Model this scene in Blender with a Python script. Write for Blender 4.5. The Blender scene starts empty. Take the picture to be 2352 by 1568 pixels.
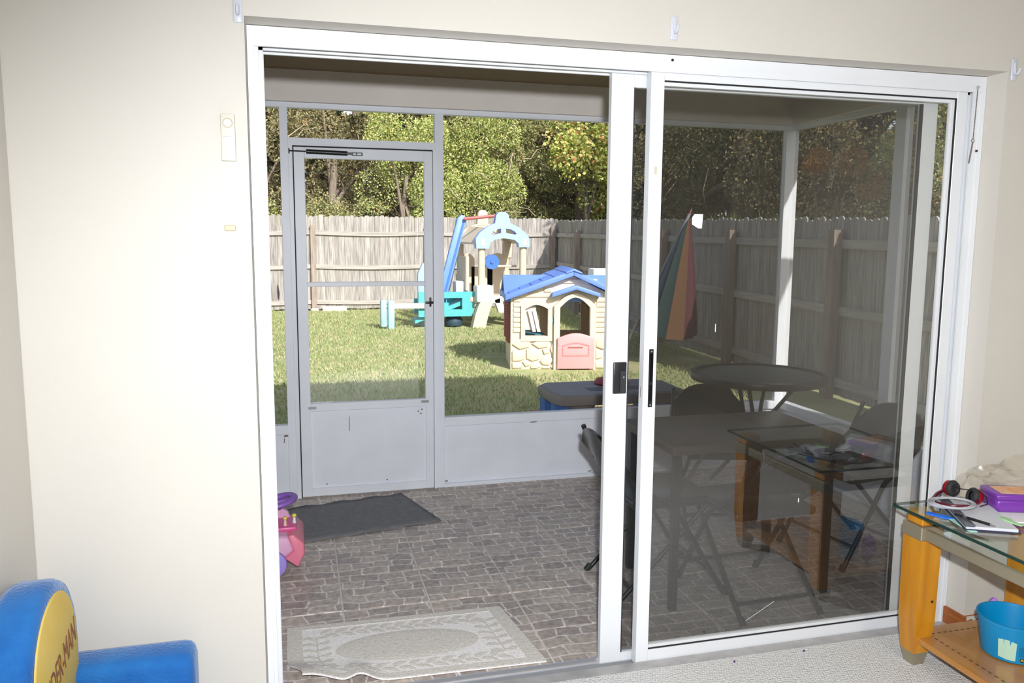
import bpy, bmesh, math, random
import numpy as np
from mathutils import Vector, Matrix

random.seed(7)
RNG = np.random.default_rng(11)
SC = bpy.context.scene
COL = SC.collection
R = math.radians

# ------------------------------------------------------------------ camera
F_PX = 1845.0
YAW, PITCH, ROLL = R(14.9), R(7.25), R(0.37)
CAM = Vector((0.122, -2.34, 1.454))
_f0 = Vector((math.sin(YAW), math.cos(YAW), 0)); _r0 = Vector((math.cos(YAW), -math.sin(YAW), 0)); _u0 = Vector((0, 0, 1))
_fw = _f0 * math.cos(PITCH) - _u0 * math.sin(PITCH)
_up = _u0 * math.cos(PITCH) + _f0 * math.sin(PITCH)
_rt = _r0 * math.cos(ROLL) + _up * math.sin(ROLL)
_up = _up * math.cos(ROLL) - _r0 * math.sin(ROLL)
cd = bpy.data.cameras.new('camera'); cam = bpy.data.objects.new('camera', cd); COL.objects.link(cam)
cd.sensor_width = 36.0; cd.lens = F_PX / 2352 * 36.0; cd.clip_start = 0.05; cd.clip_end = 300
M = Matrix.Identity(4)
for i in range(3):
    M[i][0] = _rt[i]; M[i][1] = _up[i]; M[i][2] = -_fw[i]; M[i][3] = CAM[i]
cam.matrix_world = M
SC.camera = cam

# ------------------------------------------------------------------ sky, sun, flash, exposure
SUN_DIR = Vector((-0.42, 1.38, -1.0)).normalized()      # the way the light travels
w = bpy.data.worlds.new('world'); SC.world = w; w.use_nodes = True
nt = w.node_tree; nt.nodes.clear()
sky = nt.nodes.new('ShaderNodeTexSky'); sky.sky_type = 'NISHITA'; sky.sun_disc = False
sky.sun_elevation = math.asin(-SUN_DIR.z); sky.sun_rotation = math.atan2(-SUN_DIR.x, -SUN_DIR.y)
sky.air_density = 1.0; sky.dust_density = 1.5; sky.ozone_density = 1.0
bg = nt.nodes.new('ShaderNodeBackground'); bg.inputs['Strength'].default_value = 0.27
wo = nt.nodes.new('ShaderNodeOutputWorld')
hs = nt.nodes.new('ShaderNodeHueSaturation'); hs.inputs['Saturation'].default_value = 0.6; nt.links.new(sky.outputs[0], hs.inputs['Color']); nt.links.new(hs.outputs[0], bg.inputs[0]); nt.links.new(bg.outputs[0], wo.inputs[0])

sl = bpy.data.lights.new('sun', 'SUN'); sl.energy = 8.0; sl.angle = R(0.6); sl.color = (1.0, 0.965, 0.90)
so = bpy.data.objects.new('sun', sl); COL.objects.link(so)
so.rotation_euler = SUN_DIR.to_track_quat('-Z', 'Y').to_euler(); so.location = (4, -12, 14)

# the flash of the camera: a small soft lamp just above the lens
fl = bpy.data.lights.new('camera_flash', 'SPOT'); fl.energy = 430; fl.spot_size = R(112); fl.spot_blend = 1.0
fl.shadow_soft_size = 0.025; fl.color = (0.955, 0.985, 1.02)
fo = bpy.data.objects.new('camera_flash', fl); COL.objects.link(fo)
fo.location = CAM + _up * 0.15 + _rt * 0.05 - _fw * 0.02
_aim = (_fw + _rt * 0.30 - _up * 0.20).normalized()
fo.rotation_euler = _aim.to_track_quat('-Z', 'Y').to_euler(); fo.scale = (1.75, 1.0, 1.0)   # a flash head throws a wide, flat beam

# warm area light for an assumed ceiling lamp, unseen behind the camera
rl = bpy.data.lights.new('unseen_lamp_light', 'AREA'); rl.energy = 22; rl.size = 0.5; rl.color = (1.0, 0.86, 0.68)
ro = bpy.data.objects.new('unseen_lamp_light', rl); COL.objects.link(ro); ro.location = (1.8, -3.0, 2.34)

vs = SC.view_settings
vs.view_transform = 'Standard'; vs.look = 'None'; vs.gamma = 1.0; vs.exposure = 0.0; vs.use_curve_mapping = False

# ------------------------------------------------------------------ materials
def srgb(r, g, b):
    def c(v):
        v /= 255.0
        return v / 12.92 if v <= 0.04045 else ((v + 0.055) / 1.055) ** 2.4
    return (c(r), c(g), c(b), 1.0)

MATS = {}
def mat(name, col, rough=0.5, metal=0.0, var=0.0, vscale=8.0, bump=0.0, bscale=60.0, stretch=None, sheen=0.0,
        col2=None, spec=0.5, coat=0.0, objrand=0.0, island=None, trans=0.0, subsurf=0.0):
    if name in MATS: return MATS[name]
    m = bpy.data.materials.new(name); m.use_nodes = True; MATS[name] = m
    n = m.node_tree.nodes; l = m.node_tree.links; b = n['Principled BSDF']
    b.inputs['Roughness'].default_value = rough; b.inputs['Metallic'].default_value = metal
    b.inputs['Specular IOR Level'].default_value = spec
    if sheen: b.inputs['Sheen Weight'].default_value = sheen; b.inputs['Sheen Roughness'].default_value = 0.4
    if coat: b.inputs['Coat Weight'].default_value = coat; b.inputs['Coat Roughness'].default_value = 0.08
    if len(col) == 3: col = (*col, 1)
    b.inputs['Base Color'].default_value = col
    tc = n.new('ShaderNodeTexCoord'); mp = n.new('ShaderNodeMapping'); l.new(tc.outputs['Object'], mp.inputs[0])
    if stretch: mp.inputs['Scale'].default_value = stretch
    cur = None
    if var or col2:
        nz = n.new('ShaderNodeTexNoise'); nz.inputs['Scale'].default_value = vscale; nz.inputs['Detail'].default_value = 5
        l.new(mp.outputs[0], nz.inputs['Vector'])
        if objrand:
            oi = n.new('ShaderNodeObjectInfo'); ad = n.new('ShaderNodeVectorMath'); ad.operation = 'MULTIPLY_ADD'
            cx = n.new('ShaderNodeCombineXYZ')
            for k in range(3): l.new(oi.outputs['Random'], cx.inputs[k])
            l.new(cx.outputs[0], ad.inputs[0]); ad.inputs[1].default_value = (37, 51, 23); l.new(mp.outputs[0], ad.inputs[2])
            l.new(ad.outputs[0], nz.inputs['Vector'])
        rp = n.new('ShaderNodeValToRGB'); l.new(nz.outputs['Fac'], rp.inputs[0])
        if col2 is None:
            c0 = tuple(max(0, c * (1 - var)) for c in col[:3]) + (1,); c1 = tuple(c * (1 + var) for c in col[:3]) + (1,)
        else:
            c0 = col; c1 = col2 if len(col2) == 4 else (*col2, 1)
        rp.color_ramp.elements[0].position = 0.32; rp.color_ramp.elements[1].position = 0.68
        rp.color_ramp.elements[0].color = c0; rp.color_ramp.elements[1].color = c1
        cur = rp.outputs[0]
    if objrand:
        oi2 = n.new('ShaderNodeObjectInfo'); mr = n.new('ShaderNodeMapRange')
        l.new(oi2.outputs['Random'], mr.inputs[0]); mr.inputs[3].default_value = 1 - objrand; mr.inputs[4].default_value = 1 + objrand
        mx = n.new('ShaderNodeVectorMath'); mx.operation = 'SCALE'
        if cur: l.new(cur, mx.inputs[0])
        else: mx.inputs[0].default_value = col[:3]
        l.new(mr.outputs[0], mx.inputs['Scale']); cur = mx.outputs[0]
    if island:
        ge = n.new('ShaderNodeNewGeometry'); rp = n.new('ShaderNodeValToRGB'); rp.color_ramp.interpolation = 'LINEAR'
        l.new(ge.outputs['Random Per Island'], rp.inputs[0])
        els = rp.color_ramp.elements
        while len(els) < len(island): els.new(0.5)
        for e, (p, c) in zip(els, island): e.position = p; e.color = (*c, 1) if len(c) == 3 else c
        cur = rp.outputs[0]
    if cur: l.new(cur, b.inputs['Base Color'])
    if bump:
        n2 = n.new('ShaderNodeTexNoise'); n2.inputs['Scale'].default_value = bscale; n2.inputs['Detail'].default_value = 3
        l.new(mp.outputs[0], n2.inputs['Vector'])
        bp = n.new('ShaderNodeBump'); bp.inputs['Strength'].default_value = bump; bp.inputs['Distance'].default_value = 0.01
        l.new(n2.outputs['Fac'], bp.inputs['Height']); l.new(bp.outputs[0], b.inputs['Normal'])
    if trans:
        tr = n.new('ShaderNodeBsdfTranslucent'); ms = n.new('ShaderNodeMixShader'); ms.inputs[0].default_value = trans
        if cur: l.new(cur, tr.inputs[0])
        else: tr.inputs[0].default_value = col
        l.new(b.outputs[0], ms.inputs[1]); l.new(tr.outputs[0], ms.inputs[2]); l.new(ms.outputs[0], n['Material Output'].inputs[0])
    return m

def glass_mat(name, tint, ior=2.1, rough=0.0):
    m = bpy.data.materials.new(name); m.use_nodes = True; MATS[name] = m
    n = m.node_tree.nodes; l = m.node_tree.links; n.clear()
    o = n.new('ShaderNodeOutputMaterial'); mx = n.new('ShaderNodeMixShader'); fr = n.new('ShaderNodeFresnel'); fr.inputs[0].default_value = ior
    t = n.new('ShaderNodeBsdfTransparent'); t.inputs[0].default_value = (*tint, 1)
    g = n.new('ShaderNodeBsdfGlossy'); g.inputs['Roughness'].default_value = rough; g.inputs[0].default_value = (1, 1, 1, 1)
    # both surfaces of the thin pane are counted on the face the ray enters by
    ge = n.new('ShaderNodeNewGeometry'); iv = n.new('ShaderNodeMath'); iv.operation = 'SUBTRACT'; iv.inputs[0].default_value = 1.0; l.new(ge.outputs['Backfacing'], iv.inputs[1])
    mu = n.new('ShaderNodeMath'); mu.operation = 'MULTIPLY'; l.new(fr.outputs[0], mu.inputs[0]); l.new(iv.outputs[0], mu.inputs[1])
    l.new(mu.outputs[0], mx.inputs[0]); l.new(t.outputs[0], mx.inputs[1]); l.new(g.outputs[0], mx.inputs[2]); l.new(mx.outputs[0], o.inputs[0])
    return m

def mesh_mat(name, opacity, col):
    m = bpy.data.materials.new(name); m.use_nodes = True; MATS[name] = m
    n = m.node_tree.nodes; l = m.node_tree.links; n.clear()
    o = n.new('ShaderNodeOutputMaterial'); mx = n.new('ShaderNodeMixShader'); mx.inputs[0].default_value = opacity
    t = n.new('ShaderNodeBsdfTransparent'); d = n.new('ShaderNodeBsdfDiffuse'); d.inputs[0].default_value = (*col, 1)
    l.new(t.outputs[0], mx.inputs[1]); l.new(d.outputs[0], mx.inputs[2]); l.new(mx.outputs[0], o.inputs[0])
    return m

wallm = mat('cream_wall_paint', (0.565, 0.535, 0.485), 0.6, var=0.015, vscale=3, bump=0.05, bscale=180)
ceilm = mat('ceiling_paint', (0.6, 0.56, 0.5), 0.8)
whitem = mat('white_aluminium', (0.71, 0.725, 0.75), 0.35, var=0.02, vscale=5)
porchwhite = mat('porch_white_enamel', (0.84, 0.865, 0.935), 0.4, var=0.03, vscale=6)
greysill = mat('grey_sill_metal', (0.42, 0.41, 0.41), 0.45, metal=0.2, var=0.15, vscale=14)
trackm = mat('silver_track', (0.62, 0.63, 0.66), 0.3, metal=0.7)
blackm = mat('black_plastic', (0.012, 0.012, 0.014), 0.35, var=0.2)
gasket = mat('black_gasket', (0.01, 0.01, 0.012), 0.7)
rubber = mat('dark_rubber', (0.02, 0.02, 0.022), 0.7)
paneglass = glass_mat('door_glass', (0.95, 0.952, 0.94))
clearglass = glass_mat('clear_glass', (0.975, 0.98, 0.975))
tableglass = glass_mat('green_edge_glass', (0.90, 0.965, 0.94))
patioglass = mesh_mat('patio_glass', 0.40, (0.42, 0.44, 0.40))
doormesh = mesh_mat('charcoal_screen', 0.26, (0.035, 0.035, 0.035))
porchmesh = mesh_mat('porch_screen', 0.10, (0.05, 0.05, 0.05))

# berber carpet
def carpet_mat():
    m = mat('berber_carpet', (0.52, 0.48, 0.44), 0.95)
    n = m.node_tree.nodes; l = m.node_tree.links; b = n['Principled BSDF']
    tc = n.new('ShaderNodeTexCoord')
    v = n.new('ShaderNodeTexVoronoi'); v.inputs['Scale'].default_value = 115; v.inputs['Randomness'].default_value = 0.45
    mp = n.new('ShaderNodeMapping'); mp.inputs['Scale'].default_value = (1, 1.5, 1); mp.inputs['Rotation'].default_value = (0, 0, 0.3)
    l.new(tc.outputs['Object'], mp.inputs[0]); l.new(mp.outputs[0], v.inputs['Vector'])
    rp = n.new('ShaderNodeValToRGB'); rp.color_ramp.elements[0].color = (0.80, 0.795, 0.785, 1); rp.color_ramp.elements[1].color = (0.48, 0.475, 0.465, 1)
    rp.color_ramp.elements[0].position = 0.2; rp.color_ramp.elements[1].position = 0.85
    l.new(v.outputs['Distance'], rp.inputs[0]); l.new(rp.outputs[0], b.inputs['Base Color'])
    bp = n.new('ShaderNodeBump'); bp.inputs['Strength'].default_value = 0.7; bp.inputs['Distance'].default_value = 0.006; bp.invert = True
    l.new(v.outputs['Distance'], bp.inputs['Height']); l.new(bp.outputs[0], b.inputs['Normal'])
    return m
carpetm = carpet_mat()

# porch tile: printed crazy-paving stones
def tile_mat():
    m = mat('stone_print_tile', (0.25, 0.2, 0.17), 0.42)
    n = m.node_tree.nodes; l = m.node_tree.links; b = n['Principled BSDF']
    ge = n.new('ShaderNodeNewGeometry')
    nz = n.new('ShaderNodeTexNoise'); nz.inputs['Scale'].default_value = 6.5; nz.inputs['Detail'].default_value = 1
    l.new(ge.outputs['Position'], nz.inputs['Vector'])
    sb = n.new('ShaderNodeVectorMath'); sb.operation = 'SUBTRACT'; l.new(nz.outputs['Color'], sb.inputs[0]); sb.inputs[1].default_value = (0.5, 0.5, 0.5)
    ma = n.new('ShaderNodeVectorMath'); ma.operation = 'MULTIPLY_ADD'; l.new(sb.outputs[0], ma.inputs[0]); ma.inputs[1].default_value = (0.085, 0.06, 0)
    l.new(ge.outputs['Position'], ma.inputs[2])
    br = n.new('ShaderNodeTexBrick'); l.new(ma.outputs[0], br.inputs['Vector'])
    br.inputs['Scale'].default_value = 1.0; br.inputs['Brick Width'].default_value = 0.122; br.inputs['Row Height'].default_value = 0.069
    br.inputs['Mortar Size'].default_value = 0.0052; br.inputs['Mortar Smooth'].default_value = 0.5; br.inputs['Bias'].default_value = 0.0
    br.offset = 0.42; br.squash = 0.75; br.squash_frequency = 3
    br.inputs['Color1'].default_value = (0.52, 0.45, 0.395, 1); br.inputs['Color2'].default_value = (0.37, 0.305, 0.265, 1)
    br.inputs['Mortar'].default_value = (0.70, 0.645, 0.605, 1)
    # a second, per-stone tint
    br2 = n.new('ShaderNodeTexBrick'); l.new(ma.outputs[0], br2.inputs['Vector'])
    for k in ('Scale', 'Brick Width', 'Row Height'): br2.inputs[k].default_value = br.inputs[k].default_value
    br2.inputs['Mortar Size'].default_value = 0.0; br2.offset = 0.42; br2.squash = 0.75; br2.squash_frequency = 3
    br2.inputs['Color1'].default_value = (1.0, 1.0, 1.0, 1); br2.inputs['Color2'].default_value = (0.95, 0.96, 1.05, 1); br2.inputs['Bias'].default_value = -0.35
    mu = n.new('ShaderNodeVectorMath'); mu.operation = 'MULTIPLY'; l.new(br.outputs['Color'], mu.inputs[0]); l.new(br2.outputs['Color'], mu.inputs[1])
    n3 = n.new('ShaderNodeTexNoise'); n3.inputs['Scale'].default_value = 45; n3.inputs['Detail'].default_value = 6; l.new(ge.outputs['Position'], n3.inputs['Vector'])
    mr = n.new('ShaderNodeMapRange'); mr.inputs[1].default_value = 0.3; mr.inputs[2].default_value = 0.7; mr.inputs[3].default_value = 0.72; mr.inputs[4].default_value = 1.28
    l.new(n3.outputs['Fac'], mr.inputs[0])
    sc = n.new('ShaderNodeVectorMath'); sc.operation = 'SCALE'; l.new(mu.outputs[0], sc.inputs[0]); l.new(mr.outputs[0], sc.inputs['Scale'])
    l.new(sc.outputs[0], b.inputs['Base Color'])
    bp = n.new('ShaderNodeBump'); bp.inputs['Strength'].default_value = 0.25; bp.inputs['Distance'].default_value = 0.002; bp.invert = True
    l.new(br.outputs['Fac'], bp.inputs['Height']); l.new(bp.outputs[0], b.inputs['Normal'])
    return m
tilem = tile_mat()
groutm = mat('tile_grout', (0.68, 0.64, 0.61), 0.85, var=0.1, vscale=20)

# ------------------------------------------------------------------ mesh builder
class MB:
    def __init__(self): self.v = []; self.f = []
    def add(self, vs, fs, T=None):
        o = len(self.v)
        for p in vs:
            p = Vector(p)
            self.v.append(T @ p if T is not None else p)
        for f in fs: self.f.append([i + o for i in f])
        return self
    def box(self, x0, x1, y0, y1, z0, z1, T=None):
        v = [(x, y, z) for z in (z0, z1) for y in (y0, y1) for x in (x0, x1)]
        return self.add(v, [(0, 2, 3, 1), (4, 5, 7, 6), (0, 1, 5, 4), (2, 6, 7, 3), (0, 4, 6, 2), (1, 3, 7, 5)], T)
    def rbox(self, x0, x1, y0, y1, z0, z1, r=0.01, seg=2, T=None):
        bm = bmesh.new(); bmesh.ops.create_cube(bm, size=1)
        for q in bm.verts: q.co = Vector(((x0 + x1) / 2 + q.co.x * (x1 - x0), (y0 + y1) / 2 + q.co.y * (y1 - y0), (z0 + z1) / 2 + q.co.z * (z1 - z0)))
        bmesh.ops.bevel(bm, geom=list(bm.edges), offset=r, segments=seg, profile=0.5, affect='EDGES')
        return self.bm(bm, T)
    def bm(self, bm, T=None):
        bm.verts.index_update()
        self.add([q.co.copy() for q in bm.verts], [[q.index for q in f.verts] for f in bm.faces], T); bm.free(); return self
    def cyl(self, p0, p1, r0, r1=None, n=12, caps=True, T=None):
        r1 = r0 if r1 is None else r1
        p0 = Vector(p0); p1 = Vector(p1); d = (p1 - p0).normalized(); a = d.orthogonal().normalized(); b = d.cross(a)
        vs = []
        for p, r in ((p0, r0), (p1, r1)):
            for k in range(n):
                t = 2 * math.pi * k / n; vs.append(p + a * math.cos(t) * r + b * math.sin(t) * r)
        fs = [(k, (k + 1) % n, n + (k + 1) % n, n + k) for k in range(n)]
        if caps: fs += [tuple(range(n - 1, -1, -1)), tuple(range(n, 2 * n))]
        return self.add(vs, fs, T)
    def tube(self, pts, r, n=8, closed=False, T=None):
        pts = [Vector(p) for p in pts]; m = len(pts); vs = []; fs = []
        prev = None
        for i, p in enumerate(pts):
            if closed: d = pts[(i + 1) % m] - pts[i - 1]
            else: d = pts[min(i + 1, m - 1)] - pts[max(i - 1, 0)]
            d.normalize()
            if prev is None: a = d.orthogonal().normalized()
            else:
                a = prev - d * prev.dot(d)
                a = a.normalized() if a.length > 1e-6 else d.orthogonal().normalized()
            prev = a; b = d.cross(a); rr = r[i] if isinstance(r, (list, tuple)) else r
            for k in range(n):
                t = 2 * math.pi * k / n; vs.append(p + (a * math.cos(t) + b * math.sin(t)) * rr)
        for i in range(m if closed else m - 1):
            j = (i + 1) % m
            for k in range(n): fs.append((i * n + k, i * n + (k + 1) % n, j * n + (k + 1) % n, j * n + k))
        if not closed: fs += [tuple(range(n - 1, -1, -1)), tuple(range((m - 1) * n, m * n))]
        return self.add(vs, fs, T)
    def lathe(self, prof, c=(0, 0, 0), n=24, T=None):
        vs = []; fs = []; m = len(prof); c = Vector(c)
        for (r, z) in prof:
            for k in range(n):
                t = 2 * math.pi * k / n; vs.append(c + Vector((r * math.cos(t), r * math.sin(t), z)))
        for i in range(m - 1):
            for k in range(n): fs.append((i * n + k, i * n + (k + 1) % n, (i + 1) * n + (k + 1) % n, (i + 1) * n + k))
        if prof[0][0] > 1e-6: fs.append(tuple(range(n - 1, -1, -1)))
        if prof[-1][0] > 1e-6: fs.append(tuple(range((m - 1) * n, m * n)))
        return self.add(vs, fs, T)
    def prism(self, poly, axis, a0, a1, bevel=0.0, T=None, holes=None):
        """poly in the two other axes (in order x,y,z), extruded along axis from a0 to a1"""
        def mk(p, a):
            return {'x': (a, p[0], p[1]), 'y': (p[0], a, p[1]), 'z': (p[0], p[1], a)}[axis]
        bm = bmesh.new()
        n = len(poly)
        v0 = [bm.verts.new(mk(p, a0)) for p in poly]; v1 = [bm.verts.new(mk(p, a1)) for p in poly]
        bm.faces.new(v0[::-1]); bm.faces.new(v1)
        for i in range(n): bm.faces.new((v0[i], v0[(i + 1) % n], v1[(i + 1) % n], v1[i]))
        bmesh.ops.recalc_face_normals(bm, faces=bm.faces)
        if bevel:
            es = [e for e in bm.edges if (e.verts[0] in v0 and e.verts[1] in v0) or (e.verts[0] in v1 and e.verts[1] in v1)]
            bmesh.ops.bevel(bm, geom=es, offset=bevel, segments=2, profile=0.5, affect='EDGES')
        return self.bm(bm, T)
    def ell(self, c, r, n=16, m=10, T=None):
        c = Vector(c); r = (r, r, r) if isinstance(r, (int, float)) else r
        prof = [(math.sin(math.pi * i / m), -math.cos(math.pi * i / m)) for i in range(m + 1)]
        vs = []; fs = []
        for (a, z) in prof:
            for k in range(n):
                t = 2 * math.pi * k / n; vs.append(c + Vector((a * math.cos(t) * r[0], a * math.sin(t) * r[1], z * r[2])))
        for i in range(m):
            for k in range(n): fs.append((i * n + k, i * n + (k + 1) % n, (i + 1) * n + (k + 1) % n, (i + 1) * n + k))
        return self.add(vs, fs, T)

def link_mesh(name, me, m, parent=None, loc=(0, 0, 0)):
    if m is not None and not me.materials: me.materials.append(m)
    o = bpy.data.objects.new(name, me); COL.objects.link(o)
    if parent is not None: o.parent = parent
    o.location = loc
    return o

def mesh_from(name, mb, off=(0, 0, 0), smooth=None):
    off = Vector(off)
    me = bpy.data.meshes.new(name); me.from_pydata([tuple(Vector(p) - off) for p in mb.v], [], mb.f)
    me.validate()
    bm = bmesh.new(); bm.from_mesh(me)
    bmesh.ops.remove_doubles(bm, verts=bm.verts, dist=1e-6)
    bmesh.ops.recalc_face_normals(bm, faces=bm.faces); bm.to_mesh(me); bm.free()
    if smooth is not None:
        me.polygons.foreach_set('use_smooth', [True] * len(me.polygons)); me.set_sharp_from_angle(angle=R(smooth))
    me.update(); return me

def root_of(p):
    while p.parent is not None: p = p.parent
    return p

def part(name, mb, m, parent, smooth=None, label=None, local=False):
    """mesh part; vertices given in world space (unrotated root) unless local"""
    off = (0, 0, 0) if local else root_of(parent).location
    o = link_mesh(name, mesh_from(name, mb, off, smooth), m, parent)
    if label: o['label'] = label
    return o

def thing(name, label, cat, loc=(0, 0, 0), group=None, kind=None):
    o = bpy.data.objects.new(name, None); COL.objects.link(o); o.location = loc; o.empty_display_size = 0.1
    if label: o['label'] = label
    if cat: o['category'] = cat
    if group: o['group'] = group
    if kind: o['kind'] = kind
    return o

def single(name, mb, m, label=None, cat=None, group=None, kind=None, smooth=None, loc=None):
    """top-level thing made of one mesh; origin at loc"""
    if loc is None:
        xs = [p[0] for p in mb.v]; ys = [p[1] for p in mb.v]; zs = [p[2] for p in mb.v]
        loc = ((min(xs) + max(xs)) / 2, (min(ys) + max(ys)) / 2, min(zs))
    o = link_mesh(name, mesh_from(name, mb, loc, smooth), m, None, loc)
    if label: o['label'] = label
    if cat: o['category'] = cat
    if group: o['group'] = group
    if kind: o['kind'] = kind
    return o

def struct(name, mb, m, label, smooth=None, cat=None):
    return single(name, mb, m, label=label, kind='structure', smooth=smooth, loc=(0, 0, 0), cat=cat)

def copy_tree(o, parent=None):
    c = o.copy(); COL.objects.link(c); c.parent = parent
    for ch in list(o.children): copy_tree(ch, c)
    return c

def text_mb(s, size, depth=0.0006, shear=0.0):
    cu = bpy.data.curves.new('lettering', 'FONT'); cu.body = s; cu.size = size; cu.extrude = depth; cu.align_x = 'CENTER'; cu.align_y = 'CENTER'; cu.shear = shear
    cu.resolution_u = 3
    o = bpy.data.objects.new('lettering_tmp', cu); COL.objects.link(o)
    dg = bpy.context.evaluated_depsgraph_get(); me = bpy.data.meshes.new_from_object(o.evaluated_get(dg))
    mb = MB(); mb.add([q.co.copy() for q in me.vertices], [list(p.vertices) for p in me.polygons])
    bpy.data.objects.remove(o); bpy.data.curves.remove(cu); bpy.data.meshes.remove(me)
    return mb

def smoothstep(a, b, x):
    t = min(1, max(0, (x - a) / (b - a))); return t * t * (3 - 2 * t)

# ------------------------------------------------------------------ room shell
OW, OH = 2.516, 2.04         # opening
XL, XR, YB, ZC = -0.583, 3.62, -6.0, 2.44
FZ, GZ = -0.05, -0.08        # porch floor, lawn
mb = MB()
mb.box(XL - 0.12, 0, 0, 0.2, -0.3, 2.6); mb.box(OW, XR + 0.12, 0, 0.2, -0.3, 2.6); mb.box(0, OW, 0, 0.2, OH, 2.6); mb.box(0, OW, 0, 0.2, -0.3, -0.055)
struct('wall_front', mb, wallm, 'cream painted wall around the sliding door opening')
struct('wall_left', MB().box(XL - 0.12, XL, YB, -0.001, -0.05, ZC + 0.1), wallm, 'cream side wall at the left edge of the room')
struct('wall_right', MB().box(XR, XR + 0.12, YB, -0.001, -0.05, ZC + 0.1), wallm, 'cream side wall on the right of the room')
struct('wall_back', MB().box(XL - 0.12, XR + 0.12, YB - 0.12, YB, -0.05, ZC + 0.1), wallm, 'cream wall behind the viewer')
struct('ceiling', MB().box(XL, XR, YB, 0.0, ZC, ZC + 0.1), ceilm, 'flat painted room ceiling')
struct('floor', MB().box(XL, XR, YB, 0.035, -0.04, 0.0), carpetm, 'pale looped berber carpet')
basem = mat('stained_baseboard', srgb(150, 82, 34), 0.5, var=0.3, vscale=3, stretch=(2, 2, 30), bump=0.1)
for nm, bx in (('baseboard_front', (OW, XR, -0.012, 0.0, 0, 0.057)), ('baseboard_side', (OW - 0.012, OW, -0.012, 0.088, -0.012, 0.057)),
               ('baseboard_left', (XL, XL + 0.012, YB, 0, 0, 0.057))):
    b = struct(nm, MB().box(*bx), basem, 'brown stained baseboard with ragged paint edge')
mb = MB(); x = OW                                         # paint slopped on the baseboard
poly = [(0, 0.059)]
random.seed(3)
k = 0.0
edge = []
while k < 0.42:
    edge.append((k, 0.046 + random.uniform(-0.007, 0.009))); k += random.uniform(0.006, 0.016)
mb.prism([(OW + 0.0, 0.059)] + [(OW + a, b) for a, b in edge] + [(OW + edge[-1][0], 0.059)], 'y', -0.0135, -0.012)
part('paint_drip', mb, wallm, bpy.data.objects['baseboard_front'])
single('unseen_ceiling_lamp', MB().lathe([(0.0, 0.0), (0.16, 0.01), (0.2, 0.035), (0.2, 0.04), (0.0, 0.04)], (1.8, -3.0, 2.395), 24), mat('lamp_glass', (0.8, 0.78, 0.7), 0.3),
       'round white ceiling lamp, assumed and unseen behind the viewer', 'lamp', smooth=40, loc=(1.8, -3.0, 2.395))

# ------------------------------------------------------------------ sliding door frame
d1 = thing('door_1', 'white aluminium sliding door frame set in the cream wall', None, (0, 0.1, -0.05), kind='structure')
part('jamb', MB().box(0.001, 0.019, 0.088, 0.2, -0.05, 2.038).box(0.019, 0.030, 0.100, 0.112, -0.03, 2.0).box(0.019, 0.041, 0.14, 0.152, -0.03, 2.0).box(0.019, 0.041, 0.188, 0.2, -0.03, 2.0), whitem, d1)
part('jamb', MB().box(OW - 0.02, OW - 0.001, 0.088, 0.2, -0.05, 2.038).box(OW - 0.048, OW - 0.02, 0.092, 0.1, -0.03, 2.0).box(OW - 0.05, OW - 0.02, 0.14, 0.15, -0.03, 2.0).box(OW - 0.05, OW - 0.02, 0.188, 0.2, -0.03, 2.0), whitem, d1)
part('head', MB().box(0.019, OW - 0.02, 0.088, 0.2, 2.004, 2.038), whitem, d1)
for y in (0.089, 0.140, 0.190): part('track_lip', MB().box(0.019, OW - 0.02, y, y + 0.009, 1.984, 2.004), whitem, d1)
part('track_groove', MB().box(0.019, OW - 0.02, 0.0985, 0.139, 2.0, 2.0045), gasket, d1)
part('sill', MB().box(0.001, OW - 0.001, 0.032, 0.096, -0.045, -0.006).box(0.001, OW - 0.001, 0.096, 0.2, -0.05, -0.036), greysill, d1)
for y in (0.098, 0.137, 0.178): part('track_rail', MB().box(0.019, OW - 0.02, y, y + 0.006, -0.036, -0.018), trackm, d1)
mk = mb = MB()
part('strike_plate', MB().box(0.0191, 0.0205, 0.115, 0.135, 0.82, 0.86), mat('tarnished_brass', (0.35, 0.22, 0.1), 0.5, metal=0.8, var=0.4, vscale=60), d1)
part('screw', MB().cyl((OW - 0.0215, 0.0915, 1.78), (OW - 0.0215, 0.0865, 1.78), 0.004), blackm, d1)
part('screw', MB().cyl((1.29, 0.0885, 2.022), (1.29, 0.0865, 2.022), 0.0045), blackm, d1)

# inner sliding glass panel
PX0, PX1 = 1.225, 2.452
d2 = thing('door_2', 'white framed sliding glass panel pushed to the right with black pull', None, (1.8, 0.117, -0.02), kind='structure')
part('stile', MB().rbox(PX0, PX0 + 0.046, 0.099, 0.136, -0.018, 1.99, 0.0015, 1), whitem, d2)
part('stile', MB().rbox(PX1 - 0.044, PX1, 0.102, 0.134, -0.018, 1.988, 0.0015, 1), whitem, d2)
part('rail', MB().box(PX0 + 0.046, PX1 - 0.044, 0.103, 0.132, 1.962, 1.988), whitem, d2)
part('rail', MB().box(PX0 + 0.046, PX1 - 0.044, 0.1005, 0.132, -0.018, 0.032), whitem, d2)
gk = MB()
gk.box(PX0 + 0.046, PX1 - 0.044, 0.104, 0.131, 0.032, 0.036).box(PX0 + 0.046, PX1 - 0.044, 0.104, 0.131, 1.957, 1.962).box(PX1 - 0.049, PX1 - 0.044, 0.104, 0.131, 0.036, 1.957)
part('gasket', gk, gasket, d2)
bd = MB()
bd.box(PX0 + 0.046, PX1 - 0.049, 0.108, 0.128, 0.036, 0.046).box(PX0 + 0.046, PX1 - 0.049, 0.108, 0.128, 1.946, 1.957).box(PX1 - 0.06, PX1 - 0.049, 0.108, 0.128, 0.046, 1.946)
part('glazing_bead', bd, whitem, d2)
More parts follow.
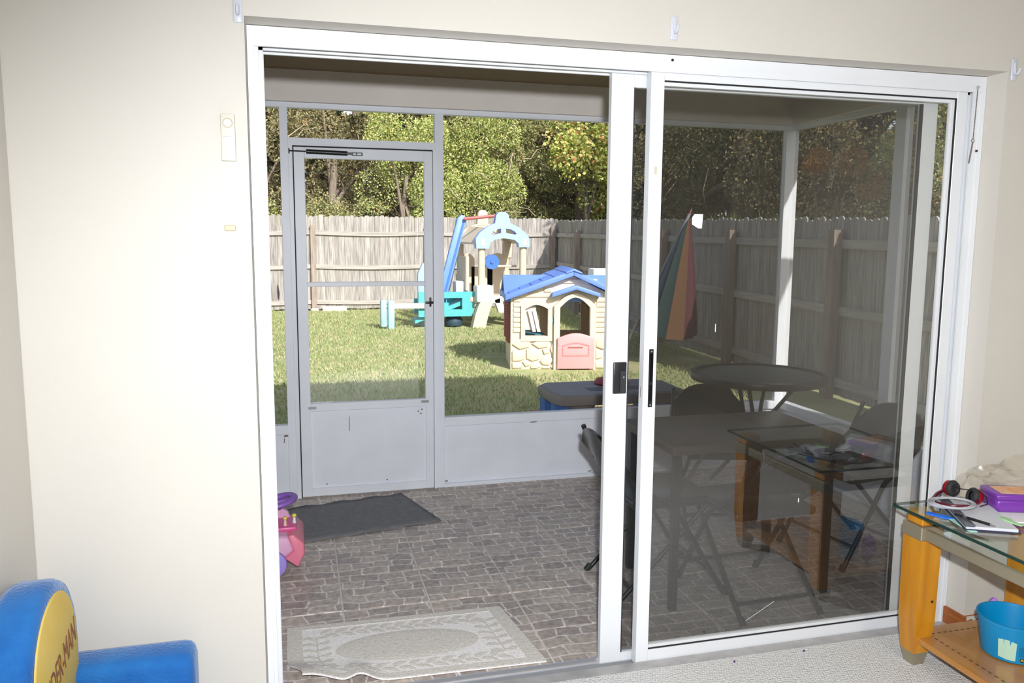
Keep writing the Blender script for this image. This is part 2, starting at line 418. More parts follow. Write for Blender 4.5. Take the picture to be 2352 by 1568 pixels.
gp = part('glass', MB().box(PX0 + 0.04, PX1 - 0.055, 0.1155, 0.1205, 0.04, 1.95), paneglass, d2)
pull = part('pull_handle', MB().rbox(1.243, 1.259, 0.0965, 0.1005, 0.898, 1.095, 0.0015, 1), blackm, d2, label='long black recessed pull')
part('recess', MB().box(1.2465, 1.2555, 0.0955, 0.0966, 0.985, 1.08).box(1.2465, 1.2555, 0.0955, 0.0966, 0.92, 0.975), mat('gloss_black', (0.004, 0.004, 0.005), 0.15), pull)
for z in (0.906, 1.087): part('screw', MB().cyl((1.251, 0.0966, z), (1.251, 0.0953, z), 0.0028, n=8), trackm, pull)
part('bump_mark', MB().box(1.2242, 1.2256, 0.112, 0.12, 0.93, 0.965), trackm, d2)
single('paper_scrap', MB().prism([(1.392, 1.530), (1.400, 1.541), (1.431, 1.541), (1.428, 1.494), (1.415, 1.494), (1.392, 1.507)], 'y', 0.1142, 0.1154), mat('white_paper', (0.85, 0.84, 0.9), 0.8),
       'torn white paper scrap stuck on the sliding glass', 'paper')

tape = mat('yellowed_tape', (0.5, 0.48, 0.38), 0.5)
part('tape', MB().box(1.243, 1.252, 0.0983, 0.099, 1.665, 1.69), tape, d2)
scr = mat('white_scratch', (0.75, 0.75, 0.75), 0.7)
part('scratch', MB().box(1.492, 1.4945, 0.1148, 0.1154, 1.145, 1.172), scr, d2)
part('scratch', MB().prism([(1.66, 0.085), (1.6605, 0.0843), (1.7745, 0.1459), (1.774, 0.1468)], 'y', 0.1148, 0.1154), scr, d2)
part('scratch', MB().box(1.852, 1.856, 0.1148, 0.1154, 0.515, 0.53), scr, d2)
# outer sliding screen door
SX0, SX1 = 1.114, 2.378
d3 = thing('door_3', 'white framed sliding screen door with charcoal mesh and black latch', None, (1.7, 0.17, -0.04), kind='structure')
part('stile', MB().rbox(SX0, SX0 + 0.078, 0.157, 0.183, -0.036, 1.992, 0.0015, 1), whitem, d3)
part('stile', MB().rbox(SX1 - 0.066, SX1, 0.157, 0.183, -0.036, 1.992, 0.0015, 1), whitem, d3)
part('rail', MB().box(SX0 + 0.078, SX1 - 0.066, 0.158, 0.182, 1.945, 1.992), whitem, d3)
part('rail', MB().box(SX0 + 0.078, SX1 - 0.066, 0.158, 0.182, -0.036, 0.004), whitem, d3)
part('spline', MB().box(SX0 + 0.078, SX0 + 0.081, 0.156, 0.16, 0.004, 1.945).box(SX1 - 0.078, SX1 - 0.066, 0.154, 0.16, 0.004, 1.945), rubber, d3)
part('screen_mesh', MB().box(SX0 + 0.07, SX1 - 0.06, 0.1695, 0.1697, 0.0, 1.95), doormesh, d3)
la = part('latch', MB().rbox(1.138, 1.186, 0.147, 0.1575, 0.938, 1.046, 0.004, 2), blackm, d3, smooth=40, label='small black plastic latch plate')
part('latch_lever', MB().rbox(1.161, 1.183, 0.141, 0.1475, 0.942, 1.018, 0.002, 1), rubber, la)
part('screw', MB().cyl((1.172, 0.1411, 0.996), (1.172, 0.1398, 0.996), 0.0028, n=8), trackm, la)

# sash chain hanging on the right jamb
ch = thing('hanging_chain', 'thin beaded chain and pin hanging on right door jamb', 'chain', (2.478, 0.088, 1.74))
part('hook_screw', MB().ell((2.474, 0.0835, 2.0), 0.006, 8, 6), trackm, ch)
for k in range(36):
    z = 1.995 - k * 0.0049
    part('bead', MB().ell((2.474 - 0.00012 * k, 0.083, z), 0.0024, 6, 4), mat('chain_grey', (0.25, 0.23, 0.22), 0.4, metal=0.7), ch)
part('ring', MB().tube([(2.4695 + 0.006 * math.cos(t * .8), 0.083, 1.815 + 0.006 * math.sin(t * .8)) for t in range(8)], 0.0016, 6, True), MATS['chain_grey'], ch)
part('pin', MB().cyl((2.4695, 0.083, 1.81), (2.460, 0.084, 1.735), 0.0026, n=8), MATS['chain_grey'], ch)

# ------------------------------------------------------------------ hooks and alarm on the wall
hookm = mat('clear_white_plastic', (0.55, 0.575, 0.64), 0.2, coat=0.4)
for (x, z0, z1, lab) in ((-0.015, 2.02, 2.083, 'white adhesive hook beside the left top corner of the opening'),
                         (1.249, 2.060, 2.130, 'white adhesive hook above the middle of the opening'),
                         (2.536, 2.010, 2.083, 'white adhesive hook at the right top corner of the opening')):
    t = thing('adhesive_hook', lab, 'hook', (x, 0, z0), group='adhesive hooks on the wall')
    part('plate', MB().rbox(x - 0.012, x + 0.012, -0.006, 0.0, z0, z1, 0.0028, 2), hookm, t, smooth=50)
    part('hook', MB().tube([(x, -0.005, z1 - 0.015), (x, -0.008, z0 + 0.03), (x, -0.012, z0 + 0.02), (x, -0.02, z0 + 0.02), (x, -0.026, z0 + 0.028), (x, -0.03, z0 + 0.038)], [.005, .005, .005, .0048, .0045, .004], 8), hookm, t, smooth=60)
al = thing('door_alarm', 'small cream door alarm box with round speaker beside the opening', 'alarm', (-0.05, 0, 1.658))
almat = mat('cream_plastic', (0.60, 0.58, 0.50), 0.4)
part('case', MB().rbox(-0.0675, -0.0315, -0.02, 0.0, 1.658, 1.781, 0.002, 2), almat, al, smooth=40)
part('speaker_ring', MB().tube([(-0.0495 + 0.0115 * math.cos(k * math.pi / 12), -0.0202, 1.757 + 0.0115 * math.sin(k * math.pi / 12)) for k in range(24)], 0.0013, 6, True), mat('cream_shadow', (0.46, 0.38, 0.25), 0.5), al, smooth=60)
part('speaker_face', MB().cyl((-0.0495, -0.0195, 1.757), (-0.0495, -0.0208, 1.757), 0.0105, n=20), almat, al)
part('button', MB().box(-0.055, -0.049, -0.0206, -0.0199, 1.724, 1.731), mat('pale_grey', (0.6, 0.6, 0.58), 0.5), al)
TX = Matrix.Rotation(R(90), 4, 'X')
tm = text_mb('TELKO', 0.0085); mb2 = MB(); mb2.add(tm.v, tm.f, Matrix.Translation((-0.043, -0.0201, 1.679)) @ TX)
part('lettering', mb2, mat('grey_print', (0.35, 0.36, 0.4), 0.6), al)
part('printed_line', MB().box(-0.063, -0.037, -0.0203, -0.0199, 1.7205, 1.7218), MATS['grey_print'], al)
part('printed_line', MB().box(-0.045, -0.036, -0.0203, -0.0199, 1.6735, 1.6742), MATS['grey_print'], al)
part('wire', MB().cyl((-0.0495, -0.004, 1.66), (-0.0515, -0.004, 1.487), 0.0008, n=5), mat('white_wire', (0.7, 0.69, 0.66), 0.5), al)
single('alarm_sensor', MB().rbox(-0.0685, -0.0395, -0.009, 0.0, 1.472, 1.487, 0.0015, 1), mat('tan_plastic', (0.50, 0.42, 0.27), 0.5), 'tiny tan sensor tab hanging below the alarm wire', 'sensor')

# ------------------------------------------------------------------ porch floor
pf = struct('porch_floor', MB().box(-2.2, 3.36, 0.2, 2.46, -0.30, FZ - 0.004), groutm, 'grey grout bed under the porch tiles')
TXo, TYo, TXs, TYs = 0.263, 0.488, 0.356, 0.345
tmb = MB().rbox(-TXs / 2 + 0.004, TXs / 2 - 0.004, -TYs / 2 + 0.004, TYs / 2 - 0.004, -0.008, 0.0, 0.0015, 1)
tme = mesh_from('tile', tmb); tme.materials.append(tilem)
cut = {}
for i in range(-7, 9):
    for j in range(-1, 6):
        x0 = TXo + TXs * (i - 0.0); y0 = TYo + TYs * j
        if x0 + TXs > 3.40: continue
        ya, yb = max(y0, 0.205), min(y0 + TYs, 2.45)
        if yb - ya < 0.02: continue
        if ya == y0 and yb == y0 + TYs:
            o = link_mesh('tile', tme, None, pf, (x0 + TXs / 2, (y0 + TYs / 2), FZ))
        else:
            key = round(yb - ya, 4)
            if key not in cut:
                cut[key] = mesh_from('tile', MB().rbox(-TXs / 2 + 0.004, TXs / 2 - 0.004, -(yb - ya) / 2 + 0.004, (yb - ya) / 2 - 0.004, -0.008, 0.0, 0.0015, 1)); cut[key].materials.append(tilem)
            o = link_mesh('tile', cut[key], None, pf, (x0 + TXs / 2, (ya + yb) / 2, FZ))

# ------------------------------------------------------------------ porch walls, beam, roof
PY = 2.36
XS = 3.25                                                  # side screen wall
pw = thing('wall_porch_front', 'white aluminium screen wall across the front of the porch', None, (1.0, PY, FZ), kind='structure')
for (a, b) in ((-0.95, -0.90), (0.042, 0.086), (0.904, 0.955), (XS, XS + 0.05)):
    part('post', MB().rbox(a, b, PY, PY + 0.05, FZ, 2.165, 0.0015, 1), porchwhite, pw)
part('top_rail', MB().box(-2.2, XS + 0.05, PY, PY + 0.05, 2.165, 2.193), porchwhite, pw)
part('transom_bar', MB().box(0.086, 0.904, PY + 0.003, PY + 0.047, 1.962, 2.004), porchwhite, pw)
for (a, b) in ((-2.2, -0.95), (-0.90, 0.042), (0.955, XS)):
    part('sill', MB().rbox(a, b, PY - 0.004, PY + 0.05, 0.330, 0.384, 0.0015, 1), porchwhite, pw)
    part('kick_panel', MB().box(a, b, PY + 0.018, PY + 0.026, FZ, 0.33), porchwhite, pw)
    part('bottom_rail', MB().box(a, b, PY - 0.002, PY + 0.05, FZ, FZ + 0.022), porchwhite, pw)
    part('screen', MB().box(a, b, PY + 0.0249, PY + 0.0251, 0.384, 2.165), porchmesh, pw)
part('screen', MB().box(0.086, 0.904, PY + 0.0249, PY + 0.0251, 2.004, 2.165), porchmesh, pw)
stain = mat('dirt_stain', (0.16, 0.12, 0.08), 0.9, var=0.5, vscale=80)
for (x, z, a, b) in ((0.03, 0.318, 0.03, 0.01), (0.02, 0.29, 0.006, 0.03), (0.967, -0.018, 0.02, 0.008), (1.52, 0.322, 0.05, 0.006), (1.9, -0.02, 0.03, 0.007)):
    part('stain', MB().prism([(x - a / 2, z - b / 2), (x + a / 3, z - b / 3), (x + a / 2, z + b / 2), (x - a / 4, z + b / 2)], 'y', PY + 0.0165, PY + 0.018), stain, pw)

ps = thing('wall_porch_side', 'white aluminium screen wall closing the right end of the porch', None, (XS, 1.3, FZ), kind='structure')
part('post', MB().rbox(XS + 0.0, XS + 0.05, 1.34, 1.42, FZ, 2.165, 0.0015, 1), porchwhite, ps)
part('post', MB().rbox(XS, XS + 0.05, 0.2, 0.25, FZ, 2.165, 0.0015, 1), porchwhite, ps)
part('post', MB().rbox(XS - 0.045, XS - 0.002, PY - 0.005, PY + 0.04, FZ, 2.165, 0.0015, 1), porchwhite, ps)
part('top_rail', MB().box(XS, XS + 0.05, 0.25, PY, 2.165, 2.193), porchwhite, ps)
for (a, b) in ((0.25, 1.34), (1.42, PY)):
    part('sill', MB().rbox(XS - 0.004, XS + 0.05, a, b, 0.330, 0.380, 0.0015, 1), porchwhite, ps)
    part('kick_panel', MB().box(XS + 0.018, XS + 0.026, a, b, FZ, 0.33), porchwhite, ps)
    part('bottom_rail', MB().box(XS - 0.002, XS + 0.05, a, b, FZ, FZ + 0.022), porchwhite, ps)
    part('screen', MB().box(XS + 0.0249, XS + 0.0251, a, b, 0.38, 2.165), porchmesh, ps)
beamm = mat('porch_beam_paint', (0.86, 0.80, 0.745), 0.7, var=0.03, vscale=4, bump=0.05)
struct('trim_1', MB().box(-2.2, XS + 0.1, PY - 0.03, PY + 0.09, 2.194, 2.40).box(XS - 0.03, XS + 0.1, 0.2, PY - 0.03, 2.194, 2.40), beamm, 'pale beige porch beam above the screens')
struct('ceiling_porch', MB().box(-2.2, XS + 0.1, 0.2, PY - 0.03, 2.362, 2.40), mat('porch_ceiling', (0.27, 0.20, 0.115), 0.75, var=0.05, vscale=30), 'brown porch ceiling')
roofm = mat('roof_shingle', (0.16, 0.14, 0.13), 0.9, var=0.2, vscale=20)
mb = MB()
mb.add([(-6, 2.72, 2.40), (XS + 0.35, 2.72, 2.40), (XS + 0.35, 0.6, 2.66), (-6, 0.6, 2.66), (-6, 2.72, 2.52), (XS + 0.35, 2.72, 2.52), (XS + 0.35, 0.6, 2.78), (-6, 0.6, 2.78)],
       [(0, 3, 2, 1), (4, 5, 6, 7), (0, 1, 5, 4), (2, 3, 7, 6), (1, 2, 6, 5), (3, 0, 4, 7)])
mb.add([(-6, 0.62, 2.60), (XR + 0.25, 0.62, 2.60), (XR + 0.25, -2.4, 3.5), (-6, -2.4, 3.5), (-6, -6.4, 2.6), (XR + 0.25, -6.4, 2.6)], [(0, 1, 2, 3), (3, 2, 5, 4), (0, 4, 5, 1), (0, 3, 4), (1, 5, 2)])
struct('roof', mb, roofm, 'shingle roof of the house and porch')
struct('wall_exterior', MB().box(XR + 0.121, XR + 0.2, -6.2, 0.2, -0.3, 2.62).box(-6, XL - 0.121, 0.0, 0.2, -0.3, 2.62), mat('stucco', (0.6, 0.55, 0.47), 0.9), 'outer stucco wall of the house')

struct('wall_porch_end', MB().box(-2.32, -2.2, 0.2, PY + 0.1, FZ - 0.25, 2.4), MATS['stucco'], 'stucco wall closing the left end of the porch')
# ------------------------------------------------------------------ porch screen door
d4 = thing('door_4', 'white porch screen door with solid kick panel and black closer', None, (0.5, PY, FZ), kind='structure')
part('jamb', MB().box(0.086, 0.108, PY - 0.012, PY + 0.04, FZ, 1.962), porchwhite, d4)
part('jamb', MB().box(0.890, 0.904, PY - 0.012, PY + 0.04, FZ, 1.962), porchwhite, d4)
DY0, DY1 = PY - 0.022, PY + 0.012
part('stile', MB().rbox(0.114, 0.172, DY0, DY1, FZ + 0.008, 1.952, 0.002, 1), porchwhite, d4)
part('stile', MB().rbox(0.838, 0.886, DY0, DY1, FZ + 0.008, 1.952, 0.002, 1), porchwhite, d4)
part('rail', MB().rbox(0.172, 0.838, DY0, DY1, 1.893, 1.952, 0.002, 1), porchwhite, d4)
part('rail', MB().rbox(0.172, 0.838, DY0 + 0.004, DY1, 1.180, 1.206, 0.002, 1), porchwhite, d4)
part('rail', MB().rbox(0.172, 0.838, DY0, DY1, 0.462, 0.508, 0.002, 1), porchwhite, d4)
part('rail', MB().rbox(0.172, 0.838, DY0, DY1, FZ + 0.008, 0.006, 0.002, 1), porchwhite, d4)
part('kick_panel', MB().box(0.172, 0.838, PY - 0.008, PY, 0.006, 0.462), porchwhite, d4)
part('pane', MB().box(0.172, 0.838, PY - 0.004, PY - 0.001, 1.206, 1.893), clearglass, d4)
part('pane', MB().box(0.172, 0.838, PY + 0.003, PY + 0.006, 0.508, 1.180), clearglass, d4)
part('door_gap', MB().box(0.108, 0.114, PY - 0.004, PY + 0.0, FZ, 1.955).box(0.886, 0.890, PY - 0.004, PY, FZ, 1.955).box(0.108, 0.89, PY - 0.004, PY, 1.953, 1.9615), gasket, d4)
cl = part('closer', MB().cyl((0.182, PY - 0.045, 1.926), (0.405, PY - 0.045, 1.922), 0.0125, n=14), blackm, d4, smooth=40, label='black pneumatic door closer')
part('closer_rod', MB().cyl((0.092, PY - 0.04, 1.928), (0.182, PY - 0.045, 1.926), 0.0035, n=8).box(0.088, 0.094, PY - 0.05, PY - 0.01, 1.915, 1.94), rubber, cl)
part('closer_bracket', MB().box(0.405, 0.43, PY - 0.05, PY - 0.03, 1.916, 1.928).box(0.43, 0.49, PY - 0.03, PY - 0.022, 1.912, 1.931), blackm, cl)
part('bracket_slot', MB().box(0.438, 0.452, PY - 0.0315, PY - 0.0295, 1.917, 1.926).box(0.46, 0.482, PY - 0.0315, PY - 0.0295, 1.917, 1.926), porchwhite, cl)
lt = part('door_latch', MB().rbox(0.862, 0.874, DY0 - 0.008, DY0, 1.058, 1.112, 0.003, 2).rbox(0.836, 0.884, DY0 - 0.03, DY0 - 0.014, 1.077, 1.090, 0.004, 2).cyl((0.868, DY0, 1.083), (0.868, DY0 - 0.02, 1.083), 0.006), blackm, d4, smooth=40)
for (x, z) in ((0.158, 0.476), (0.81, 0.486)):
    part('pane_clip', MB().box(x, x + 0.045, DY0 - 0.003, DY0, z, z + 0.014), mat('dull_zinc', (0.35, 0.36, 0.38), 0.4, metal=0.6), d4)
part('scratch', MB().box(0.388, 0.391, PY - 0.0095, PY - 0.008, 0.335, 0.42), stain, d4)
for (x, z) in ((0.79, 0.43), (0.805, 0.415), (0.812, 0.44), (0.25, 0.02), (0.6, 0.022)):
    part('stain', MB().box(x, x + 0.008, PY - 0.0095, PY - 0.008, z, z + 0.006), stain, d4)

# ------------------------------------------------------------------ lawn
def lawn_mat():
    m = mat('lawn_soil', (0.2, 0.22, 0.06), 0.95)
    n = m.node_tree.nodes; l = m.node_tree.links; b = n['Principled BSDF']
    tc = n.new('ShaderNodeTexCoord')
    a = n.new('ShaderNodeTexNoise'); a.inputs['Scale'].default_value = 1.3; a.inputs['Detail'].default_value = 6; a.inputs['Roughness'].default_value = 0.7
    l.new(tc.outputs['Object'], a.inputs['Vector'])
    rp = n.new('ShaderNodeValToRGB'); e = rp.color_ramp.elements
    e[0].position = 0.3; e[0].color = (0.22, 0.28, 0.10, 1); e[1].position = 0.72; e[1].color = (0.52, 0.44, 0.30, 1)
    q = e.new(0.5); q.color = (0.36, 0.38, 0.18, 1)
    l.new(a.outputs['Fac'], rp.inputs[0]); l.new(rp.outputs[0], b.inputs['Base Color'])
    return m
struct('lawn', MB().box(-40, 60, 0.2, 80, GZ - 0.3, GZ), lawn_mat(), 'mown backyard lawn with dry patches')

def leaf_mesh(name, P, L, Wd, D=None, fold=0.25, tip=None):
    """P (n,3) centres, L lengths, Wd widths, D (n,3) long directions -> one 4-vertex leaf each"""
    n = len(P)
    if D is None: D = RNG.normal(size=(n, 3))
    D = D / np.linalg.norm(D, axis=1, keepdims=True)
    A = RNG.normal(size=(n, 3)); S = np.cross(D, A); S /= np.linalg.norm(S, axis=1, keepdims=True) + 1e-9; N = np.cross(D, S)
    L = np.broadcast_to(L, (n,))[:, None]; Wd = np.broadcast_to(Wd, (n,))[:, None]
    V = np.stack([P - D * L * 0.5, P + S * Wd * 0.5 + N * Wd * fold * 0.5, P + D * L * 0.5, P - S * Wd * 0.5 + N * Wd * fold * 0.5], 1).reshape(-1, 3)
    me = bpy.data.meshes.new(name); me.vertices.add(4 * n); me.vertices.foreach_set('co', V.astype(np.float32).ravel())
    me.loops.add(4 * n); me.loops.foreach_set('vertex_index', np.arange(4 * n, dtype=np.int32))
    me.polygons.add(n); me.polygons.foreach_set('loop_start', np.arange(0, 4 * n, 4, dtype=np.int32))
    me.update(calc_edges=True); return me

# grass blades, thinning with distance
NB = 130000
gx = []; gy = []
while sum(len(a) for a in gx) < NB:
    y = 2.6 + (15.3 - 2.6) * RNG.random(60000) ** 0.85
    x = RNG.uniform(-5.0, 6.2, 60000)
    px = (x - 0.122) / (y + 2.34)
    k = (px > -0.40) & (px < 0.62)
    for (a, b, c, d) in ((1.42, 2.4, 11.2, 11.42), (1.6, 2.8, 2.4, 3.5), (2.0, 4.2, 11.1, 12.4), (2.38, 4.1, 6.25, 8.05), (0.3, 1.15, 14.85, 15.3), (4.1, 4.5, 8.3, 8.65), (3.95, 5.1, 6.5, 7.2)):
        k &= ~((x > a) & (x < b) & (y > c) & (y < d))
    k &= (y < 15.02) & (x < 4.93 + (y - 3.05) * 0.058)
    gx.append(x[k]); gy.append(y[k])
gx = np.concatenate(gx)[:NB]; gy = np.concatenate(gy)[:NB]
h = 0.035 + 0.035 * RNG.random(NB)
D = np.stack([RNG.normal(0, 0.55, NB), RNG.normal(0, 0.55, NB), np.ones(NB)], 1)
P = np.stack([gx, gy, GZ + h * 0.42], 1)
gme = leaf_mesh('grass_blades', P, h, 0.006 + 0.006 * RNG.random(NB), D)
grassm = mat('grass_blade', (0.3, 0.36, 0.1), 0.8, spec=0.2, island=[(0.0, (0.17, 0.25, 0.075)), (0.35, (0.30, 0.38, 0.15)), (0.6, (0.42, 0.44, 0.22)), (0.85, (0.54, 0.48, 0.31)), (1.0, (0.62, 0.52, 0.37))], trans=0.25)
go = link_mesh('grass', gme, grassm); go['label'] = 'short green and straw coloured grass across the backyard'; go['category'] = 'grass'; go['kind'] = 'stuff'
single('dry_leaf', MB().add([(2.02, 4.62, GZ + 0.03), (2.10, 4.60, GZ + 0.06), (2.17, 4.66, GZ + 0.03), (2.10, 4.70, GZ + 0.045)], [(0, 1, 3), (1, 2, 3), (0, 3, 1), (1, 3, 2)]),
       mat('dead_leaf', (0.3, 0.13, 0.05), 0.8), 'curled brown dead leaf on the shaded grass', 'leaf', loc=(2.1, 4.65, GZ))

# ------------------------------------------------------------------ fences
fencem = mat('weathered_picket', (0.20, 0.18, 0.168), 0.9, col2=(0.42, 0.395, 0.375), vscale=5, stretch=(9, 9, 0.6), objrand=0.16, bump=0.2, bscale=12)
railm = mat('weathered_rail', (0.31, 0.285, 0.26), 0.9, col2=(0.44, 0.41, 0.385), vscale=4, stretch=(0.6, 0.6, 9), objrand=0.1)
postm = mat('brown_post', (0.20, 0.155, 0.13), 0.9, col2=(0.32, 0.26, 0.225), vscale=5, stretch=(6, 6, 0.6), objrand=0.1)
FB = 15.2; FR = 5.27
def FRX(y): return 5.15 + (y - 3.05) * 0.058
PITCHK = 0.106
def picket_mesh(h, wdt=0.1045, th=0.016):
    c = 0.026
    poly = [(-wdt / 2, 0), (wdt / 2, 0), (wdt / 2, h - c), (wdt / 2 - c * 0.8, h - c * 0.2), (wdt / 2 - c * 1.4, h), (-wdt / 2 + c * 1.4, h), (-wdt / 2 + c * 0.8, h - c * 0.2), (-wdt / 2, h - c)]
    me = mesh_from('picket', MB().prism(poly, 'y', 0, th)); me.materials.append(fencem); return me
fb = thing('back_fence', 'sunlit weathered wooden picket fence along the back of the yard', 'fence', (2.0, FB, GZ))
pk = [picket_mesh(h) for h in (1.965, 1.975, 1.985)]
x = -5.0
k = 0
while x < FRX(FB):
    o = link_mesh('picket', pk[k % 3], None, fb, (x - 2.0, 0.0 + 0.05 * math.sin((x - 0.4) * 1.27) ** 2, 0.03 + random.uniform(-0.012, 0.012)))
    o.rotation_euler = (0, random.uniform(-0.002, 0.002), 0)
    x += PITCHK; k += 1
for z in (1.61, 0.90, 0.15):
    for (a, b) in ((-5.0, -1.95), (-1.95, 0.44), (0.44, 2.85), (2.85, FRX(FB) - 0.02)):
        n = 10; vsx = []
        mb = MB()
        for i in range(n):
            x0 = a + (b - a) * i / n; x1 = a + (b - a) * (i + 1) / n; s0 = math.sin(math.pi * i / n) * 0.03; s1 = math.sin(math.pi * (i + 1) / n) * 0.03
            y0 = 0.05 * math.sin((x0 - 0.4) * 1.27) ** 2; y1 = 0.05 * math.sin((x1 - 0.4) * 1.27) ** 2
            v = []
            for (xx, ss, yy) in ((x0, s0, y0), (x1, s1, y1)):
                for (dy, dz) in ((-0.04, 0), (0, 0), (0, 0.085), (-0.04, 0.085)): v.append((xx, FB + dy + yy, GZ + z - ss + dz))
            mb.add(v, [(0, 1, 5, 4), (1, 2, 6, 5), (2, 3, 7, 6), (3, 0, 4, 7), (0, 3, 2, 1), (4, 5, 6, 7)])
        part('fence_rail', mb, railm, fb)
for x in (-1.95, 0.44, 2.85, FRX(FB) - 0.14):
    part('fence_post', MB().box(x - 0.05, x + 0.05, FB - 0.10, FB - 0.0, GZ, GZ + 1.80), postm, fb)
part('knot_hole', MB().prism([(-0.30, 0.2), (-0.28, 0.16), (-0.265, 0.3), (-0.285, 0.45), (-0.30, 0.5), (-0.305, 0.3)], 'y', FB - 0.003, FB - 0.001), gasket, fb)

fr = thing('side_fence', 'shaded wooden picket fence running down the right of the yard', 'fence', (FR, 9.0, GZ))
y = FB - 0.05; k = 0
while y > 1.2:
    # the fence drops a little towards the house
    if k % 8 == 0: pr = [picket_mesh(1.93 - 0.019 * (FB - y) + h) for h in (-0.01, 0.0, 0.01)]
    o = link_mesh('picket', pr[k % 3], None, fr, (FRX(y) - FR, y - 9.0, 0.03 + random.uniform(-0.008, 0.008)))
    o.rotation_euler = (0, 0, R(90 - 3.3 + random.uniform(-3, 3)))
    y -= PITCHK; k += 1
posts = [13.3, 10.95, 8.7, 6.55, 4.40, 2.2]
for z in (1.50, 0.86, 0.16):
    pr_y = [FB - 0.05] + posts + [1.2]
    for a, b in zip(pr_y[:-1], pr_y[1:]):
        za, zb = GZ + z + 0.02 + (a - 9) * 0.012, GZ + z + 0.02 + (b - 9) * 0.012
        vv = [(FRX(q) + dx, q, zq + dz) for (q, zq) in ((b, zb), (a, za)) for (dx, dz) in ((-0.055, 0), (-0.017, 0), (-0.017, 0.085), (-0.055, 0.085))]
        part('fence_rail', MB().add(vv, [(0, 1, 2, 3), (4, 7, 6, 5), (0, 4, 5, 1), (1, 5, 6, 2), (2, 6, 7, 3), (3, 7, 4, 0)]), railm, fr)
for y in posts:
    part('fence_post', MB().prism([(y - 0.05, GZ - 0.1), (y + 0.05, GZ - 0.1), (y + 0.05, GZ + 1.60 + 0.01 * y), (y - 0.05, GZ + 1.60 + 0.01 * y)], 'x', FRX(y) - 0.148, FRX(y) - 0.058), postm, fr)
    
single('white_stone_block', MB().rbox(0.60, 1.10, 14.9, 15.08, GZ, GZ + 0.1, 0.01, 1), mat('chalk_white', (0.75, 0.7, 0.62), 0.9, var=0.1), 'long chalky white edging block lying along the back fence', 'block')
single('rough_stone', MB().rbox(0.36, 0.52, 14.92, 15.06, GZ, GZ + 0.07, 0.02, 1), mat('grey_rock', (0.5, 0.46, 0.42), 0.9, var=0.2), 'small grey rock beside the white edging block', 'rock')

# ------------------------------------------------------------------ playhouse
PHX, PHY, PHA = 3.16, 6.66, R(-11)
phT = Matrix.Translation((PHX, PHY, GZ)) @ Matrix.Rotation(PHA, 4, 'Z')
cream = mat('cream_plastic_wall', (0.66, 0.56, 0.43), 0.5, var=0.02, vscale=3)
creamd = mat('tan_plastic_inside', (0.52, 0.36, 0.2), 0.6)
roofblue = mat('periwinkle_plastic', (0.13, 0.24, 0.66), 0.45, var=0.05, vscale=6)
pinkp = mat('pink_plastic', (0.80, 0.30, 0.31), 0.45, var=0.03)
ph = thing('playhouse', 'cream plastic playhouse with blue roof and pink half door', 'playhouse', (PHX, PHY, GZ)); ph.rotation_euler.z = PHA
HX0, HX1, HD = -0.64, 0.66, 1.0                            # half widths, depth
WH = 0.86; AP = 1.13; AX = 0.09                            # eave height, apex height, apex x
def P_(name, mb, m, par=ph, **k): return part(name, mb, m, par, local=True, **k)
DX0, DX1, DT = -0.06, 0.30, 0.86                           # doorway
WX0, WX1, WZ0, WZ1 = -0.47, -0.20, 0.40, 0.77
def archpts(x0, x1, z0, zt, rise, n=8):
    pts = [(x0, z0), (x1, z0), (x1, zt - rise)]
    for i in range(1, n): 
        t = i / n; pts.append((x1 + (x0 - x1) * t, zt - rise + rise * math.sin(math.pi * t)))
    pts.append((x0, zt - rise)); return pts
# front wall from strips around the openings
fw = MB()
def slab(poly): fw.prism(poly, 'y', 0.0, 0.05)
def eav(x): return WH + (AP - WH) * (1 - abs(x - AX) / ((AX - HX0) if x < AX else (HX1 - AX)))
def strip(x0, x1, z0): slab([(x0, z0), (x1, z0), (x1, eav(x1) - 0.02), (x0, eav(x0) - 0.02)])
slab([(HX0, 0), (WX0, 0), (WX0, eav(WX0) - .02), (HX0, eav(HX0) - .02)])
slab([(WX0, 0), (WX1, 0), (WX1, WZ0), (WX0, WZ0)])
slab([(WX0, WZ1 - .03), (WX0 + .05, WZ1), (WX1 - .05, WZ1), (WX1, WZ1 - .03), (WX1, eav(WX1) - .02), (WX0, eav(WX0) - .02)])
slab([(WX1, 0), (DX0, 0), (DX0, eav(DX0) - .02), (WX1, eav(WX1) - .02)])
n = 10; top = [(DX0 + (DX1 - DX0) * i / n, DT - 0.12 + 0.12 * math.sin(math.pi * i / n)) for i in range(n + 1)]
for i in range(n):
    (xa, za), (xb, zb) = top[i], top[i + 1]
    slab([(xa, za), (xb, zb), (xb, eav(xb) - .02), (xa, eav(xa) - .02)])
slab([(DX1, 0), (HX1, 0), (HX1, eav(HX1) - .02), (DX1, eav(DX1) - .02)])
front = P_('front_wall', fw, cream)
